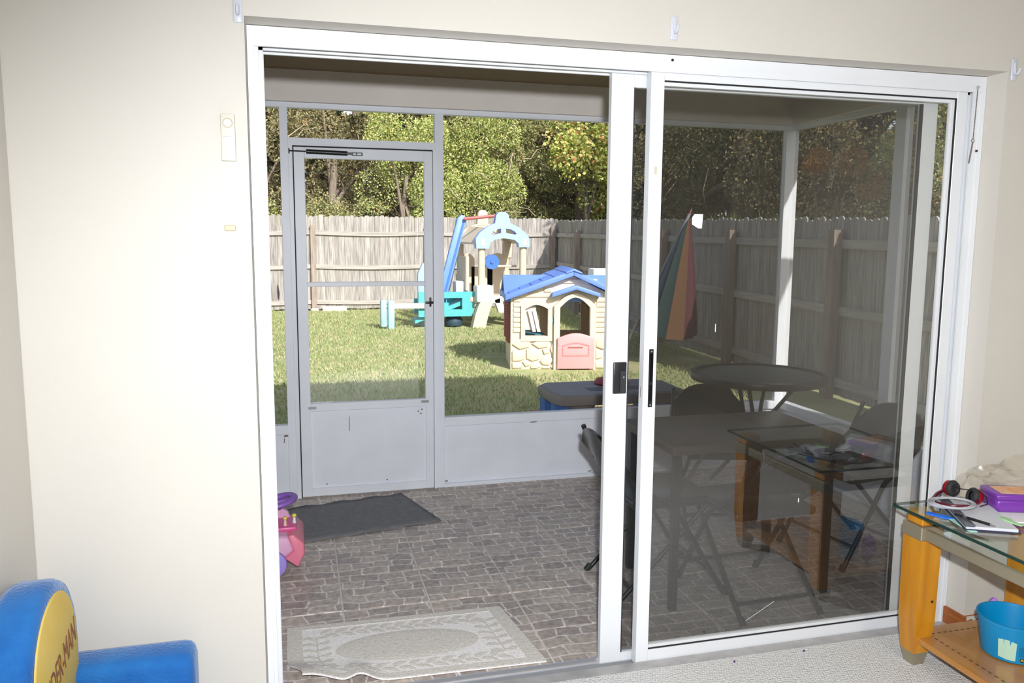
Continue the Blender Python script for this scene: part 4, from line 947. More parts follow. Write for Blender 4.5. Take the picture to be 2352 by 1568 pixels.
bushy('leafy_shrub', 'pale green low shrub showing over the fence left of the bright tree', 1.0, 16.1, 0.6, 2.25, 1.1, 0.45, 13000, 0.050, 'mixed', 0.05, G1, cat='shrub')
bushy('green_tree', 'bright green dense tree right of centre in the screen door', 2.55, 16.5, 0.7, 4.7, 1.25, 0.7, 23400, 0.059, 'bright', 0.09, G1, blobs=24)
bushy('vine_tree', 'bright green vine tangle standing right of the screen door post', 4.1, 16.6, 0.7, 4.7, 1.2, 0.7, 23400, 0.059, 'bright', 0.09, G1, blobs=24, twigs=6)
bushy('tangled_tree', 'olive tangled tree with bare twigs behind the climber', 5.3, 17.0, 0.8, 5.2, 0.9, 0.8, 18200, 0.062, 'mixed', 0.10, G1, twigs=16)
bushy('tall_olive_tree', 'tall olive tree rising over the bright green trees', 3.3, 18.2, 2.2, 6.0, 1.8, 0.9, 18200, 0.081, 'olive', 0.14, G1, blobs=26, twigs=12)
bushy('yellow_vine', 'yellow leaved grape vine hanging beyond the fence corner', 7.0, 16.4, 1.9, 4.4, 1.0, 0.6, 5720, 0.099, 'yellow', 0.06, G1, blobs=16, aspect=0.8, cat='vine')
bushy('shaded_oak', 'dark leafy oak behind the yellow grape vine', 7.2, 17.4, 0.8, 5.6, 1.5, 0.9, 20800, 0.074, 'mixed', 0.16, G1, blobs=24, twigs=10)
G2 = 'trees beyond the side fence'
bushy('corner_oak', 'grey trunked oak seen through the left of the sliding glass', 8.3, 13.8, 0.8, 5.6, 1.2, 1.4, 18200, 0.074, 'olive', 0.17, G2, blobs=22, twigs=12)
bushy('mossy_oak', 'mossy dark oak behind the striped umbrella', 8.0, 11.0, 1.0, 5.4, 1.2, 1.3, 19500, 0.068, 'dark', 0.16, G2, blobs=22, twigs=8)
bushy('broad_oak', 'broad oak with thick trunk behind the porch corner post', 7.9, 8.3, 1.4, 5.2, 1.2, 1.2, 19500, 0.062, 'olive', 0.26, G2, blobs=22, twigs=8)
bushy('side_shrub', 'leafy green tree seen through the right of the sliding glass', 7.3, 5.9, 0.8, 4.8, 1.0, 1.2, 22100, 0.053, 'mixed', 0.10, G2, blobs=24)
bushy('sunny_shrub', 'sunlit light green tree at the far right of the glass', 7.2, 3.4, 0.7, 4.6, 1.0, 1.2, 20800, 0.053, 'bright', 0.10, G2, blobs=24)
bushy('rusty_fern', 'rust coloured dead fern hanging behind the side fence', 6.5, 6.3, 1.2, 2.6, 0.35, 0.5, 2340, 0.087, 'rust', 0.03, G2, blobs=8, aspect=0.2, cat='fern')
# dense understorey that closes the gaps
bushy('gap_shrub', 'olive shrub filling the gap between yellow vine and corner oak', 8.7, 18.0, 0.3, 4.6, 1.2, 0.6, 13000, 0.12, 'olive', 0.05, G1, cat='shrub', blobs=30)
for i in range(7):
    bushy('undergrowth', ['thick brown undergrowth far left behind the scraggly tree', 'thick brown undergrowth behind the screen door top left', 'thick undergrowth behind the bright green tree', 'thick undergrowth behind the vine tangle', 'thick undergrowth behind the olive tangled tree', 'thick undergrowth behind the yellow vine', 'thick undergrowth right of the yellow vine'][i],
          -2.6 + i * 2.1, 19.2 + 0.3 * (i % 2), 0.3, 4.6, 1.5, 0.6, 13000, 0.14, 'olive', 0.05, 'undergrowth behind the back fence', cat='undergrowth', blobs=34, aspect=0.6)
for i in range(6):
    bushy('side_undergrowth', ['dark undergrowth nearest the house beyond the side fence', 'dark undergrowth behind the sunny shrub', 'dark undergrowth behind the side shrub', 'dark undergrowth behind the broad oak', 'dark undergrowth behind the mossy oak', 'dark undergrowth behind the corner oak'][i],
          9.6, 2.2 + i * 2.4, 0.3, 4.6, 0.7, 1.6, 11000, 0.13, 'dark', 0.05, 'undergrowth beyond the side fence', cat='undergrowth', blobs=34, aspect=0.6)
# deep wood behind
for i in range(9):
    x = -6 + i * 2.6
    bushy('forest_tree', ['forest tree furthest left in the deep dark wood', 'second forest tree from the left in the deep wood', 'third forest tree from the left in the deep wood', 'fourth forest tree from the left in the deep wood',
                          'middle forest tree of the deep dark wood', 'sixth forest tree from the left in the deep wood', 'seventh forest tree from the left in the deep wood', 'forest tree behind the shaded oak in the deep wood', 'forest tree furthest right in the deep back wood'][i],
          x, 21.0 + (i % 2) * 0.8, 0.4, 9.0, 1.9, 1.2, 15000, 0.40, 'dark', 0.2, 'deep wood behind the back fence', blobs=40, aspect=0.7)
for i in range(6):
    y = 0.5 + i * 3.0
    bushy('wood_tree', ['wood tree closest to the house right of the yard', 'second wood tree from the house right of the yard', 'third wood tree from the house right of the yard', 'fourth wood tree from the house right of the yard', 'fifth wood tree from the house right of the yard', 'wood tree deepest in the yard right of the side fence'][i],
          11.2 + (i % 2) * 0.8, y, 0.4, 8.5, 1.3, 2.0, 15000, 0.36, 'dark', 0.2, 'deep wood right of the side fence', blobs=40, aspect=0.7)
# palmettos
def palmetto(label, x, y, z, n, L, group='palmettos along the side fence'):
    t = thing('palmetto', label, 'palm', (x, y, GZ), group=group)
    st = MB(); P = []; DD = []
    for f in range(n):
        a = RNG.uniform(0, 6.28); e = RNG.uniform(1.1, 1.5); d = Vector((math.cos(a) * math.cos(e), math.sin(a) * math.cos(e), math.sin(e)))
        hub = d * (z * RNG.uniform(0.75, 1.0)); st.tube([(0, 0, 0), hub * 0.6, hub], 0.012, 5)
        side = d.cross(Vector((0, 0, 1))).normalized(); up = side.cross(d)
        for k in range(17):
            q = R(-105 + 210 * k / 16); v = d * math.cos(q) + side * math.sin(q) + up * 0.15
            P.append(hub + v * L * 0.5); DD.append(v)
    me = leaf_mesh('fronds', np.array([tuple(p) for p in P]), L, L * 0.07, np.array([tuple(d) for d in DD]))
    o = link_mesh('fronds', me, MATS['leaf_palm'], t); o['kind'] = 'stuff'
    part('stems', st, MATS['leaf_palm'], t, local=True)
palmetto('palmetto fan tufts above the fence corner', 6.6, 14.3, 1.75, 12, 0.42)
palmetto('palmetto behind the umbrella tip', 6.7, 9.4, 1.75, 12, 0.40)
palmetto('palmetto left of the porch corner post', 6.7, 8.3, 1.75, 12, 0.40)
palmetto('palmetto right of the porch corner post', 6.5, 6.6, 1.6, 9, 0.36)
palmetto('palmetto at the far right of the glass', 6.5, 4.4, 1.6, 10, 0.36)

# ------------------------------------------------------------------ porch: mats
dmt = MB(); nx, ny = 24, 10
cA = [Vector((-0.10, 2.140, 0)), Vector((0.676, 2.285, 0)), Vector((0.83, 1.765, 0)), Vector((0.02, 1.60, 0))]
vs_ = []
for j in range(ny + 1):
    for i in range(nx + 1):
        u, v = i / nx, j / ny; p = cA[0].lerp(cA[1], u).lerp(cA[3].lerp(cA[2], u), v)
        wv = 0.006 * math.sin(u * 26) * (1 if v < 0.05 else 0) ; p.y += wv
        e = min(u, 1 - u, v, 1 - v)
        vs_.append((p.x, p.y, FZ + 0.004 + (0.006 * abs(math.sin(u * 13 + 1)) if e < 0.02 else 0.002)))
fs_ = [(j * (nx + 1) + i, j * (nx + 1) + i + 1, (j + 1) * (nx + 1) + i + 1, (j + 1) * (nx + 1) + i) for j in range(ny) for i in range(nx)]
dmt.add(vs_, fs_)
gm = single('grey_doormat', dmt, mat('charcoal_felt', (0.20, 0.20, 0.212), 0.95, var=0.12, vscale=30, bump=0.4, bscale=200), 'charcoal felt doormat in front of the porch screen door', 'doormat', smooth=60, loc=(0.36, 1.95, FZ))
sm = gm.modifiers.new('thick', 'SOLIDIFY'); sm.thickness = 0.004; sm.offset = 1

# beige sculpted rug with a curled corner
rugL = mat('rug_cream_pile', (0.93, 0.90, 0.89), 0.95, var=0.08, vscale=90, bump=0.5, bscale=220)
rugD = mat('rug_taupe_pile', (0.74, 0.70, 0.65), 0.95, var=0.1, vscale=90, bump=0.5, bscale=220)
rg = thing('sculpted_rug', 'beige sculpted rug with leaf border just outside the sliding door', 'rug', (0.47, 0.51, FZ))
RC = [Vector((0.045, 0.715, 0)), Vector((0.885, 0.700, 0)), Vector((0.945, 0.245, 0)), Vector((0.05, 0.275, 0))]
def rugp(u, v, dz=0.0):
    p = RC[0].lerp(RC[1], u).lerp(RC[3].lerp(RC[2], u), v)
    z = FZ + 0.002
    c = smoothstep(0.30, 0.0, u) * smoothstep(0.55, 1.0, v)             # curled corner folded upward
    z += 0.035 * c
    hump = math.exp(-((u - 0.27) / 0.055) ** 2) * smoothstep(0.62, 1.0, v); z += 0.032 * hump
    p.x += 0.05 * c; p.y += 0.03 * c
    return Vector((p.x, p.y, z + dz))
def rug_patch(u0, u1, v0, v1, dz, nu, nv, th=0.004):
    m = MB(); vs_ = []
    for s in (0, 1):
        for j in range(nv + 1):
            for i in range(nu + 1): vs_.append(rugp(u0 + (u1 - u0) * i / nu, v0 + (v1 - v0) * j / nv, dz - (th if s else 0)))
    K = (nu + 1) * (nv + 1); fs_ = []
    for j in range(nv):
        for i in range(nu):
            a = j * (nu + 1) + i; fs_.append((a, a + 1, a + nu + 2, a + nu + 1)); fs_.append((K + a, K + a + nu + 1, K + a + nu + 2, K + a + 1))
    for i in range(nu):
        a = i; fs_.append((a, K + a, K + a + 1, a + 1)); a = nv * (nu + 1) + i; fs_.append((a, a + 1, K + a + 1, K + a))
    for j in range(nv):
        a = j * (nu + 1); fs_.append((a, a + nu + 1, K + a + nu + 1, K + a)); a = j * (nu + 1) + nu; fs_.append((a, K + a, K + a + nu + 1, a + nu + 1))
    return m.add(vs_, fs_)
part('field', rug_patch(0, 1, 0, 1, 0.008, 60, 30, 0.007), rugL, rg, smooth=60)
for (a, b, c, d) in ((0, 1, 0, 0.075), (0, 1, 0.925, 1), (0, 0.065, 0.075, 0.925), (0.935, 1, 0.075, 0.925)):
    part('border', rug_patch(a, b, c, d, 0.0095, 40 if b - a > 0.5 else 4, 24 if d - c > 0.5 else 4, 0.003), rugD, rg, smooth=60)
ovm = MB(); vs_ = [rugp(0.5, 0.5, 0.010)]; fs_ = []
for ring_ in range(1, 7):
    for k in range(40):
        t = 2 * math.pi * k / 40; r_ = ring_ / 6
        vs_.append(rugp(0.5 + 0.315 * r_ * math.cos(t), 0.5 + 0.25 * r_ * math.sin(t), 0.010 if ring_ < 6 else 0.0075))
for k in range(40): fs_.append((0, 1 + k, 1 + (k + 1) % 40))
for r_ in range(5):
    for k in range(40): a = 1 + r_ * 40; fs_.append((a + k, a + 40 + k, a + 40 + (k + 1) % 40, a + (k + 1) % 40))
ovm.add(vs_, fs_); part('oval', ovm, rugD, rg, smooth=60)
def rug_leaf(u, v, ang, s=0.045):
    m = MB(); pts = []
    for k in range(10):
        t = 2 * math.pi * k / 10; a = math.cos(t) * s; b = math.sin(t) * s * 0.34 * (1.15 - 0.5 * math.cos(t))
        b += 0.25 * s * (a / s) ** 2
        uu = u + (a * math.cos(ang) - b * math.sin(ang)); vv = v + (a * math.sin(ang) + b * math.cos(ang)) * 1.9
        pts.append(rugp(uu, vv, 0.0098))
    c = rugp(u, v, 0.0105); m.add([c] + pts, [(0, 1 + k, 1 + (k + 1) % 10) for k in range(10)])
    return m
for i in range(11):
    u = 0.17 + i * 0.066
    for v0, sg in ((0.17, 1), (0.83, -1)):
        part('leaf_motif', rug_leaf(u, v0 - 0.035, -0.5, 0.036), rugD, rg); part('leaf_motif', rug_leaf(u + 0.03, v0 + 0.04, 0.5, 0.036), rugD, rg)
for i in range(6):
    v = 0.24 + i * 0.105
    for u0 in (0.125, 0.875):
        part('leaf_motif', rug_leaf(u0 - 0.028, v, 0.35, 0.034), rugD, rg); part('leaf_motif', rug_leaf(u0 + 0.028, v, math.pi - 0.35, 0.034), rugD, rg)
for u0 in (0.125, 0.875):
    part('stem_motif', rug_patch(u0 - 0.004, u0 + 0.004, 0.22, 0.8, 0.0098, 1, 12, 0.003), rugD, rg)

# ------------------------------------------------------------------ ride-on toy at the left
ry = thing('ride_on_toy', 'pink plastic ride-on toy with purple wheels at the left edge', 'toy', (-0.12, 1.35, FZ))
pk1 = mat('light_pink_plastic', (0.74, 0.42, 0.62), 0.4); pk2 = mat('coral_pink_plastic', (0.80, 0.22, 0.32), 0.4); lil = mat('lilac_plastic', (0.36, 0.28, 0.75), 0.4); pur = mat('purple_plastic', (0.26, 0.12, 0.50), 0.4)
hood = MB().prism([(-0.40, 0.05), (0.035, 0.055), (0.075, 0.10), (0.05, 0.185), (-0.08, 0.20), (-0.22, 0.16), (-0.40, 0.18)], 'y', 1.24, 1.52, bevel=0.02)
part('body', hood, pk1, ry, smooth=50)
part('bumper', MB().prism([(0.03, 0.06), (0.075, 0.01), (0.09, 0.0), (0.118, 0.08), (0.115, 0.14), (0.07, 0.20), (0.045, 0.19), (0.07, 0.10)], 'y', 1.235, 1.525, bevel=0.008), pk2, ry, smooth=50)
part('running_board', MB().rbox(-0.30, 0.02, 1.23, 1.53, 0.035, 0.06, 0.008, 1), pk1, ry)
for (x, y) in ((-0.02, 1.235), (-0.02, 1.525), (-0.34, 1.235), (-0.34, 1.525)):
    T = Matrix.Translation((x, y, FZ + 0.062)) @ Matrix.Rotation(R(90), 4, 'X')
    wl = part('wheel', MB().lathe([(0.0, -0.02), (0.045, -0.022), (0.058, -0.016), (0.062, 0.0), (0.058, 0.016), (0.045, 0.022), (0.0, 0.02)], (0, 0, 0), 24, T), lil, ry, smooth=40)
    part('hub_cap', MB().cyl((x, y - 0.024, FZ + 0.062), (x, y + 0.024, FZ + 0.062), 0.022, n=14), pk1, wl)
part('steering_column', MB().cyl((-0.05, 1.38, 0.18), (0.0, 1.38, 0.34), 0.016, n=10), pur, ry)
swp = [(0.005 + 0.072 * math.cos(t * math.pi / 12), 1.38 + 0.072 * math.sin(t * math.pi / 12), 0.345 + 0.02 * math.cos(t * math.pi / 12)) for t in range(24)]
part('steering_wheel', MB().tube(swp, 0.017, 10, True).cyl((-0.06, 1.38, 0.33), (0.07, 1.38, 0.355), 0.012), pur, ry, smooth=60)
part('dash_tray', MB().rbox(-0.02, 0.085, 1.30, 1.46, 0.19, 0.215, 0.008, 2), mat('hot_pink_plastic', (0.72, 0.10, 0.32), 0.4), ry, smooth=40)
part('dash_back', MB().prism([(-0.02, 0.2), (0.06, 0.2), (0.045, 0.25), (0.02, 0.27), (-0.02, 0.275)], 'y', 1.44, 1.47, bevel=0.005), pk1, ry)
part('dash_cup', MB().cyl((-0.03, 1.31, 0.185), (-0.03, 1.31, 0.245), 0.026, n=14), pk1, ry, smooth=40)
for (x, y, c1, c2) in ((0.035, 1.33, (0.8, 0.55, 0.45), (0.85, 0.65, 0.15)), (0.075, 1.36, (0.7, 0.8, 0.8), (0.9, 0.75, 0.1))):
    fg = part('peg_figure', MB().cyl((x, y, 0.213), (x, y, 0.25), 0.009, 0.006, n=8), mat('peg_body_%d' % int(x * 1000), c1, 0.5), ry, smooth=50)
    part('peg_head', MB().ell((x, y, 0.26), 0.011, 10, 6), mat('peg_head_%d' % int(x * 1000), c2, 0.5), fg, smooth=60)
part('bead', MB().cyl((-0.02, 1.33, 0.25), (-0.012, 1.33, 0.30), 0.008, n=8), mat('red_bead', (0.7, 0.1, 0.1), 0.4), ry)

for ch_ in ry.children:
    if not ch_.name.startswith('wheel'): ch_.scale.z = 0.77

# ------------------------------------------------------------------ porch: card table, folding chairs, patio table
dmet = mat('black_enamel_tube', (0.015, 0.014, 0.014), 0.35, var=0.2)
vinyl = mat('black_vinyl', (0.02, 0.021, 0.024), 0.22, var=0.1, bump=0.05, bscale=90)
ct = thing('card_table', 'dark brown folding card table on the porch behind the glass', 'table', (1.93, 0.74, FZ))
part('tabletop', MB().rbox(1.53, 2.33, 0.48, 1.0, 0.605, 0.648, 0.014, 2), mat('brown_vinyl_top', (0.075, 0.055, 0.045), 0.4, var=0.15), ct, smooth=40)
for (x, y) in ((1.57, 0.52), (1.57, 0.96), (2.28, 0.52), (2.28, 0.96)):
    part('leg', MB().box(x - 0.015, x + 0.015, y - 0.015, y + 0.015, FZ, 0.606), dmet, ct)
    part('leg_brace', MB().cyl((x, y, 0.42), (x + (0.12 if x < 2 else -0.12), y, 0.6), 0.007, n=6), dmet, ct)
def make_chair():
    t = thing('folding_chair', None, 'chair', (0, 0, 0))
    s = 0.9
    # faces +x ; seat centre at origin
    part('seat', MB().rbox(-0.19, 0.19, -0.19, 0.19, 0.395, 0.435, 0.018, 3), vinyl, t, smooth=50, local=True)
    bm_ = MB(); rows = []
    n = 12; vs_ = []; fs_ = []
    for s_ in (0, 1):
        for j in range(5):
            for i in range(n + 1):
                y = -0.19 + 0.38 * i / n; top = 0.175 * (1 - abs(y / 0.19) ** 2.6) * 0.55 + 0.085
                z = 0.52 + top * j / 4; x = -0.215 - 0.07 * (j / 4) - 0.035 * (1 - (y / 0.19) ** 2) + (0.018 if s_ else -0.0)
                vs_.append((x, y, z))
    K = 5 * (n + 1)
    for j in range(4):
        for i in range(n):
            a = j * (n + 1) + i; fs_.append((a, a + 1, a + n + 2, a + n + 1)); fs_.append((K + a, K + a + n + 1, K + a + n + 2, K + a + 1))
    for i in range(n):
        a = i; fs_.append((a, K + a, K + a + 1, a + 1)); a = 4 * (n + 1) + i; fs_.append((a, a + 1, K + a + 1, K + a))
    for j in range(4):
        a = j * (n + 1); fs_.append((a, a + n + 1, K + a + n + 1, K + a)); a += n; fs_.append((a, K + a, K + a + n + 1, a + n + 1))
    part('backrest', bm_.add(vs_, fs_), vinyl, t, smooth=50, local=True)
    for y in (-0.20, 0.20):
        part('leg', MB().tube([(0.235, y, 0.0), (0.0, y, 0.38), (-0.215, y, 0.53), (-0.28, y * 0.93, 0.68)], 0.011, 8), dmet, t, smooth=60, local=True)
        part('leg', MB().tube([(-0.25, y * 0.9, 0.0), (0.0, y * 0.9, 0.25), (0.15, y * 0.9, 0.40)], 0.011, 8), dmet, t, smooth=60, local=True)
        part('foot_cap', MB().cyl((0.242, y, -0.0), (0.225, y, 0.03), 0.014, n=10), rubber, t, local=True); part('foot_cap', MB().cyl((-0.257, y * .9, 0.0), (-0.235, y * .9, 0.025), 0.014, n=10), rubber, t, local=True)
    part('crossbar', MB().cyl((0.17, -0.2, 0.105), (0.17, 0.2, 0.105), 0.008, n=8), dmet, t, local=True)
    part('crossbar', MB().cyl((-0.19, -0.18, 0.06), (-0.19, 0.18, 0.06), 0.008, n=8), dmet, t, local=True)
    return t
c0 = make_chair()
chairs = [((1.62, 0.80), 0, 'black folding chair at the left end, half hidden by the door stiles'),
          ((1.95, 0.58), 92, 'black folding chair nearest the glass with legs close to the pane'),
          ((2.25, 1.40), 255, 'black folding chair behind the card table, below the round glass table'),
          ((2.70, 0.92), 190, 'black folding chair at the right end behind the reflected console table')]
for i, ((x, y), a, lab) in enumerate(chairs):
    c_ = c0 if i == 0 else copy_tree(c0)
    c_.location = (x, y, FZ); c_.rotation_euler.z = R(a); c_['label'] = lab; c_['group'] = 'folding chairs on the porch'
rt = thing('patio_table', 'round patio table with dark rim and glass top in the porch corner', 'table', (2.74, 1.86, FZ))
PXc, PYc, PR_ = 2.79, 1.90, 0.40
part('rim', MB().lathe([(PR_ - 0.03, 0.622), (PR_, 0.625), (PR_ + 0.006, 0.645), (PR_, 0.664), (PR_ - 0.03, 0.667), (PR_ - 0.03, 0.622)], (PXc, PYc, 0), 40), mat('dark_bronze', (0.05, 0.042, 0.038), 0.4), rt, smooth=50)
part('glass_top', MB().cyl((PXc, PYc, 0.648), (PXc, PYc, 0.654), PR_ - 0.03, n=40), patioglass, rt)
part('under_brace', MB().box(PXc - PR_ + 0.03, PXc + PR_ - 0.03, PYc - 0.01, PYc + 0.01, 0.628, 0.644), MATS['dark_bronze'], rt)
for k in range(4):
    a = R(45 + 90 * k); ca, sa = math.cos(a), math.sin(a)
    part('leg', MB().tube([(PXc + 0.24 * ca, PYc + 0.24 * sa, 0.63), (PXc + 0.10 * ca, PYc + 0.10 * sa, 0.44), (PXc + 0.07 * ca, PYc + 0.07 * sa, 0.30), (PXc + 0.16 * ca, PYc + 0.16 * sa, 0.10), (PXc + 0.27 * ca, PYc + 0.27 * sa, FZ + 0.01)], 0.012, 8), MATS['dark_bronze'], rt, smooth=60)
    part('scroll', MB().tube([(PXc + 0.1 * ca + 0.03 * math.cos(t * .55) * ca, PYc + 0.1 * sa + 0.03 * math.cos(t * .55) * sa, 0.22 + 0.03 * math.sin(t * .55)) for t in range(10)], 0.005, 6), MATS['dark_bronze'], rt)
part('leg_ring', MB().tube([(PXc + 0.085 * math.cos(t * .39), PYc + 0.085 * math.sin(t * .39), 0.36) for t in range(16)], 0.007, 6, True), MATS['dark_bronze'], rt)

# ------------------------------------------------------------------ room: plush children's chair
plush = mat('blue_plush', (0.004, 0.10, 0.36), 0.9, col2=(0.012, 0.155, 0.46), vscale=9, bump=0.35, bscale=130, sheen=0.3)
kc = thing('plush_kids_chair', "blue plush children's armchair with yellow printed back in the left corner", 'chair', (-0.37, -0.29, 0))
BC, BW = -0.29, 0.215
prof = [(BC - BW, 0.0), (BC + BW, 0.0)] + [(BC + BW * math.cos(R(a)), 0.40 + 0.228 * math.sin(R(a)) ** 0.85) for a in range(0, 181, 12)]
part('backrest', MB().prism(prof, 'x', -0.577, -0.468, bevel=0.026), plush, kc, smooth=60)
py = [(BC - BW * 0.80, 0.20), (BC + BW * 0.78, 0.20)] + [(BC - 0.002 + BW * 0.80 * math.cos(R(a)), 0.40 + 0.200 * math.sin(R(a)) ** 0.85) for a in range(0, 181, 12)]
yp = part('printed_panel', MB().prism(py, 'x', -0.475, -0.4635, bevel=0.003), mat('yellow_print_cloth', (0.60, 0.42, 0.075), 0.75, col2=(0.66, 0.50, 0.14), vscale=7), kc, smooth=60, label='yellow cloth panel with slanted brown lettering')
lt_ = text_mb('SPIDER-MAN', 0.085, 0.0008, 0.25); m2 = MB()
Tl = Matrix.Translation((-0.4629, BC + 0.01, 0.41)) @ Matrix.Rotation(R(90), 4, 'Z') @ Matrix.Rotation(R(90), 4, 'X') @ Matrix.Rotation(R(14), 4, 'Z') @ Matrix.Diagonal((0.60, 1.15, 1, 1))
m2.add(lt_.v, lt_.f, Tl); part('lettering', m2, mat('brown_print', (0.22, 0.09, 0.03), 0.8), yp)
part('seat', MB().rbox(-0.47, -0.19, -0.43, -0.15, 0.0, 0.20, 0.03, 3), plush, kc, smooth=60)
part('armrest', MB().rbox(-0.52, -0.178, -0.158, -0.03, 0.0, 0.338, 0.032, 3), plush, kc, smooth=60)
part('armrest', MB().rbox(-0.52, -0.178, -0.55, -0.425, 0.0, 0.338, 0.032, 3), plush, kc, smooth=60)

# ------------------------------------------------------------------ room: side table
woodm = mat('honey_oak', (0.46, 0.175, 0.006), 0.38, col2=(0.60, 0.255, 0.012), vscale=4, stretch=(7, 7, 0.7), coat=0.25)
shelfm = mat('honey_oak_shelf', (0.36, 0.15, 0.03), 0.25, col2=(0.48, 0.22, 0.05), vscale=3, stretch=(8, 0.8, 8), coat=0.4)
champ = mat('champagne_metal', (0.36, 0.31, 0.22), 0.42, metal=0.55)
tb = thing('side_table', 'honey oak side table with glass top and champagne metal rail by the door', 'table', (2.39, -0.42, 0))
TX0, TX1, TY0, TY1 = 2.09, 2.70, -0.80, -0.085
part('glass_top', MB().rbox(TX0, TX1, TY0, TY1, 0.548, 0.558, 0.003, 1), tableglass, tb)
eg = mat('dark_green_glass_edge', (0.008, 0.035, 0.03), 0.15)
for (a, b, c, d) in ((TX0 - 0.0015, TX0, TY0, TY1), (TX1, TX1 + 0.0015, TY0, TY1), (TX0, TX1, TY0 - 0.0015, TY0), (TX0, TX1, TY1, TY1 + 0.0015)):
    part('glass_edge', MB().box(a, b, c, d, 0.5482, 0.5578), eg, tb)
for (x, y) in ((2.165, -0.145), (2.165, -0.73), (2.625, -0.145), (2.625, -0.73)):
    sx = 1 if x < 2.4 else -1; a = 0.042
    lg = MB()
    prof_ = [(0.045, 0.030), (0.16, 0.040), (0.455, a)]
    vv = []
    for (z, hw) in prof_:
        cx = x - sx * 0.0 + (a - hw) * (-sx) * 0.0; 
        vv += [(x - hw * (1 if sx > 0 else 1), y - hw, z), (x + hw, y - hw, z), (x + hw, y + hw, z), (x - hw, y + hw, z)]
    ff = [(3, 2, 1, 0)] + [(k * 4 + i, k * 4 + (i + 1) % 4, k * 4 + 4 + (i + 1) % 4, k * 4 + 4 + i) for k in range(2) for i in range(4)] + [(8, 9, 10, 11)]
    lp = part('leg', lg.add(vv, ff), woodm, tb)
    part('metal_foot', MB().add([(x - .022, y - .022, 0), (x + .022, y - .022, 0), (x + .022, y + .022, 0), (x - .022, y + .022, 0), (x - .0302, y - .0302, .046), (x + .0302, y - .0302, .046), (x + .0302, y + .0302, .046), (x - .0302, y + .0302, .046)],
         [(3, 2, 1, 0), (4, 5, 6, 7), (0, 1, 5, 4), (1, 2, 6, 5), (2, 3, 7, 6), (3, 0, 4, 7)]), champ, lp)
    part('metal_collar', MB().rbox(x - 0.046, x + 0.046, y - 0.046, y + 0.046, 0.455, 0.503, 0.003, 1), champ, lp)
    part('leg_cap', MB().rbox(x - 0.036, x + 0.036, y - 0.036, y + 0.036, 0.503, 0.5475, 0.004, 1), woodm, lp)
part('knot', MB().cyl((2.186, -0.1862, 0.235), (2.186, -0.188, 0.235), 0.005, n=10), mat('dark_knot', (0.06, 0.02, 0.01), 0.6), tb)
for (a, b, c, d) in ((2.13, 2.15, -0.69, -0.185), (2.64, 2.66, -0.69, -0.185), (2.205, 2.585, -0.12, -0.10), (2.205, 2.585, -0.775, -0.755)):
    part('metal_rail', MB().rbox(a, b, c, d, 0.46, 0.497, 0.003, 1), champ, tb)
shf = part('lower_shelf', MB().rbox(2.145, 2.645, -0.76, -0.115, 0.085, 0.105, 0.003, 1), shelfm, tb)
ink = mat('dark_inlay', (0.10, 0.055, 0.02), 0.5)
for k in range(22):
    part('inlay_dash', MB().box(2.20, 2.205, -0.70 + k * 0.0247, -0.70 + k * 0.0247 + 0.012, 0.1048, 0.1056), ink, shf)
for k in range(16):
    part('inlay_dash', MB().box(2.215 + k * 0.0247, 2.227 + k * 0.0247, -0.168, -0.163, 0.1048, 0.1056), ink, shf)

# things on and under the side table (glass top at z = 0.558)
ZT = 0.5582
paperm = mat('notebook_paper', (0.60, 0.61, 0.66), 0.8)
T_ = Matrix.Translation((2.245, -0.285, ZT)) @ Matrix.Rotation(R(-27), 4, 'Z')
def lay(name, lab, cat, mb, m, smooth=None, group=None): return single(name, mb, m, lab, cat, smooth=smooth, group=group)
nb = thing('notebook', 'grey paper pad with dark cover lying on the glass table', 'notebook', (2.245, -0.285, ZT))
part('cover', MB().rbox(-0.075, 0.085, -0.125, 0.14, 0.0, 0.004, 0.001, 1, T_), mat('navy_card', (0.02, 0.025, 0.07), 0.5), nb)
part('pages', MB().box(-0.07, 0.078, -0.12, 0.135, 0.004, 0.013, T_), paperm, nb)
part('spine_bar', MB().rbox(-0.078, -0.045, -0.13, 0.13, 0.0132, 0.021, 0.003, 1, T_), mat('dark_glass_bar', (0.10, 0.11, 0.13), 0.25), nb)
single('printed_sheet', MB().box(-0.10, 0.09, -0.10, 0.10, 0.0, 0.0035, Matrix.Translation((2.41, -0.27, ZT)) @ Matrix.Rotation(R(-20), 4, 'Z')), mat('white_sheet', (0.8, 0.8, 0.78), 0.7), 'white printed sheet under the purple pencil box', 'paper')
single('blue_card', MB().prism([(2.118, -0.205), (2.135, -0.19), (2.17, -0.245), (2.172, -0.275), (2.145, -0.262)], 'z', ZT, ZT + 0.003), mat('bright_blue_card', (0.0, 0.16, 0.75), 0.5), 'bright blue card at the corner of the glass table', 'card')
single('mint_card', MB().box(-0.012, 0.012, -0.06, 0.06, 0.0, 0.002, Matrix.Translation((2.15, -0.325, ZT)) @ Matrix.Rotation(R(-14), 4, 'Z')), mat('mint_paper', (0.40, 0.72, 0.60), 0.6), 'mint green paper strip beside the notebook', 'paper')
pn = thing('silver_pen', 'silver and black pen lying across the notebook', 'pen', (2.175, -0.36, ZT + 0.0215))
part('barrel', MB().cyl((2.150, -0.29, ZT + 0.026), (2.180, -0.40, ZT + 0.026), 0.0045, n=10), blackm, pn, smooth=40)
part('tip', MB().cyl((2.180, -0.40, ZT + 0.026), (2.184, -0.414, ZT + 0.026), 0.0045, 0.001, n=10).cyl((2.158, -0.318, ZT + 0.026), (2.161, -0.33, ZT + 0.026), 0.0052, n=10), mat('chrome', (0.7, 0.7, 0.72), 0.15, metal=1.0), pn, smooth=40)
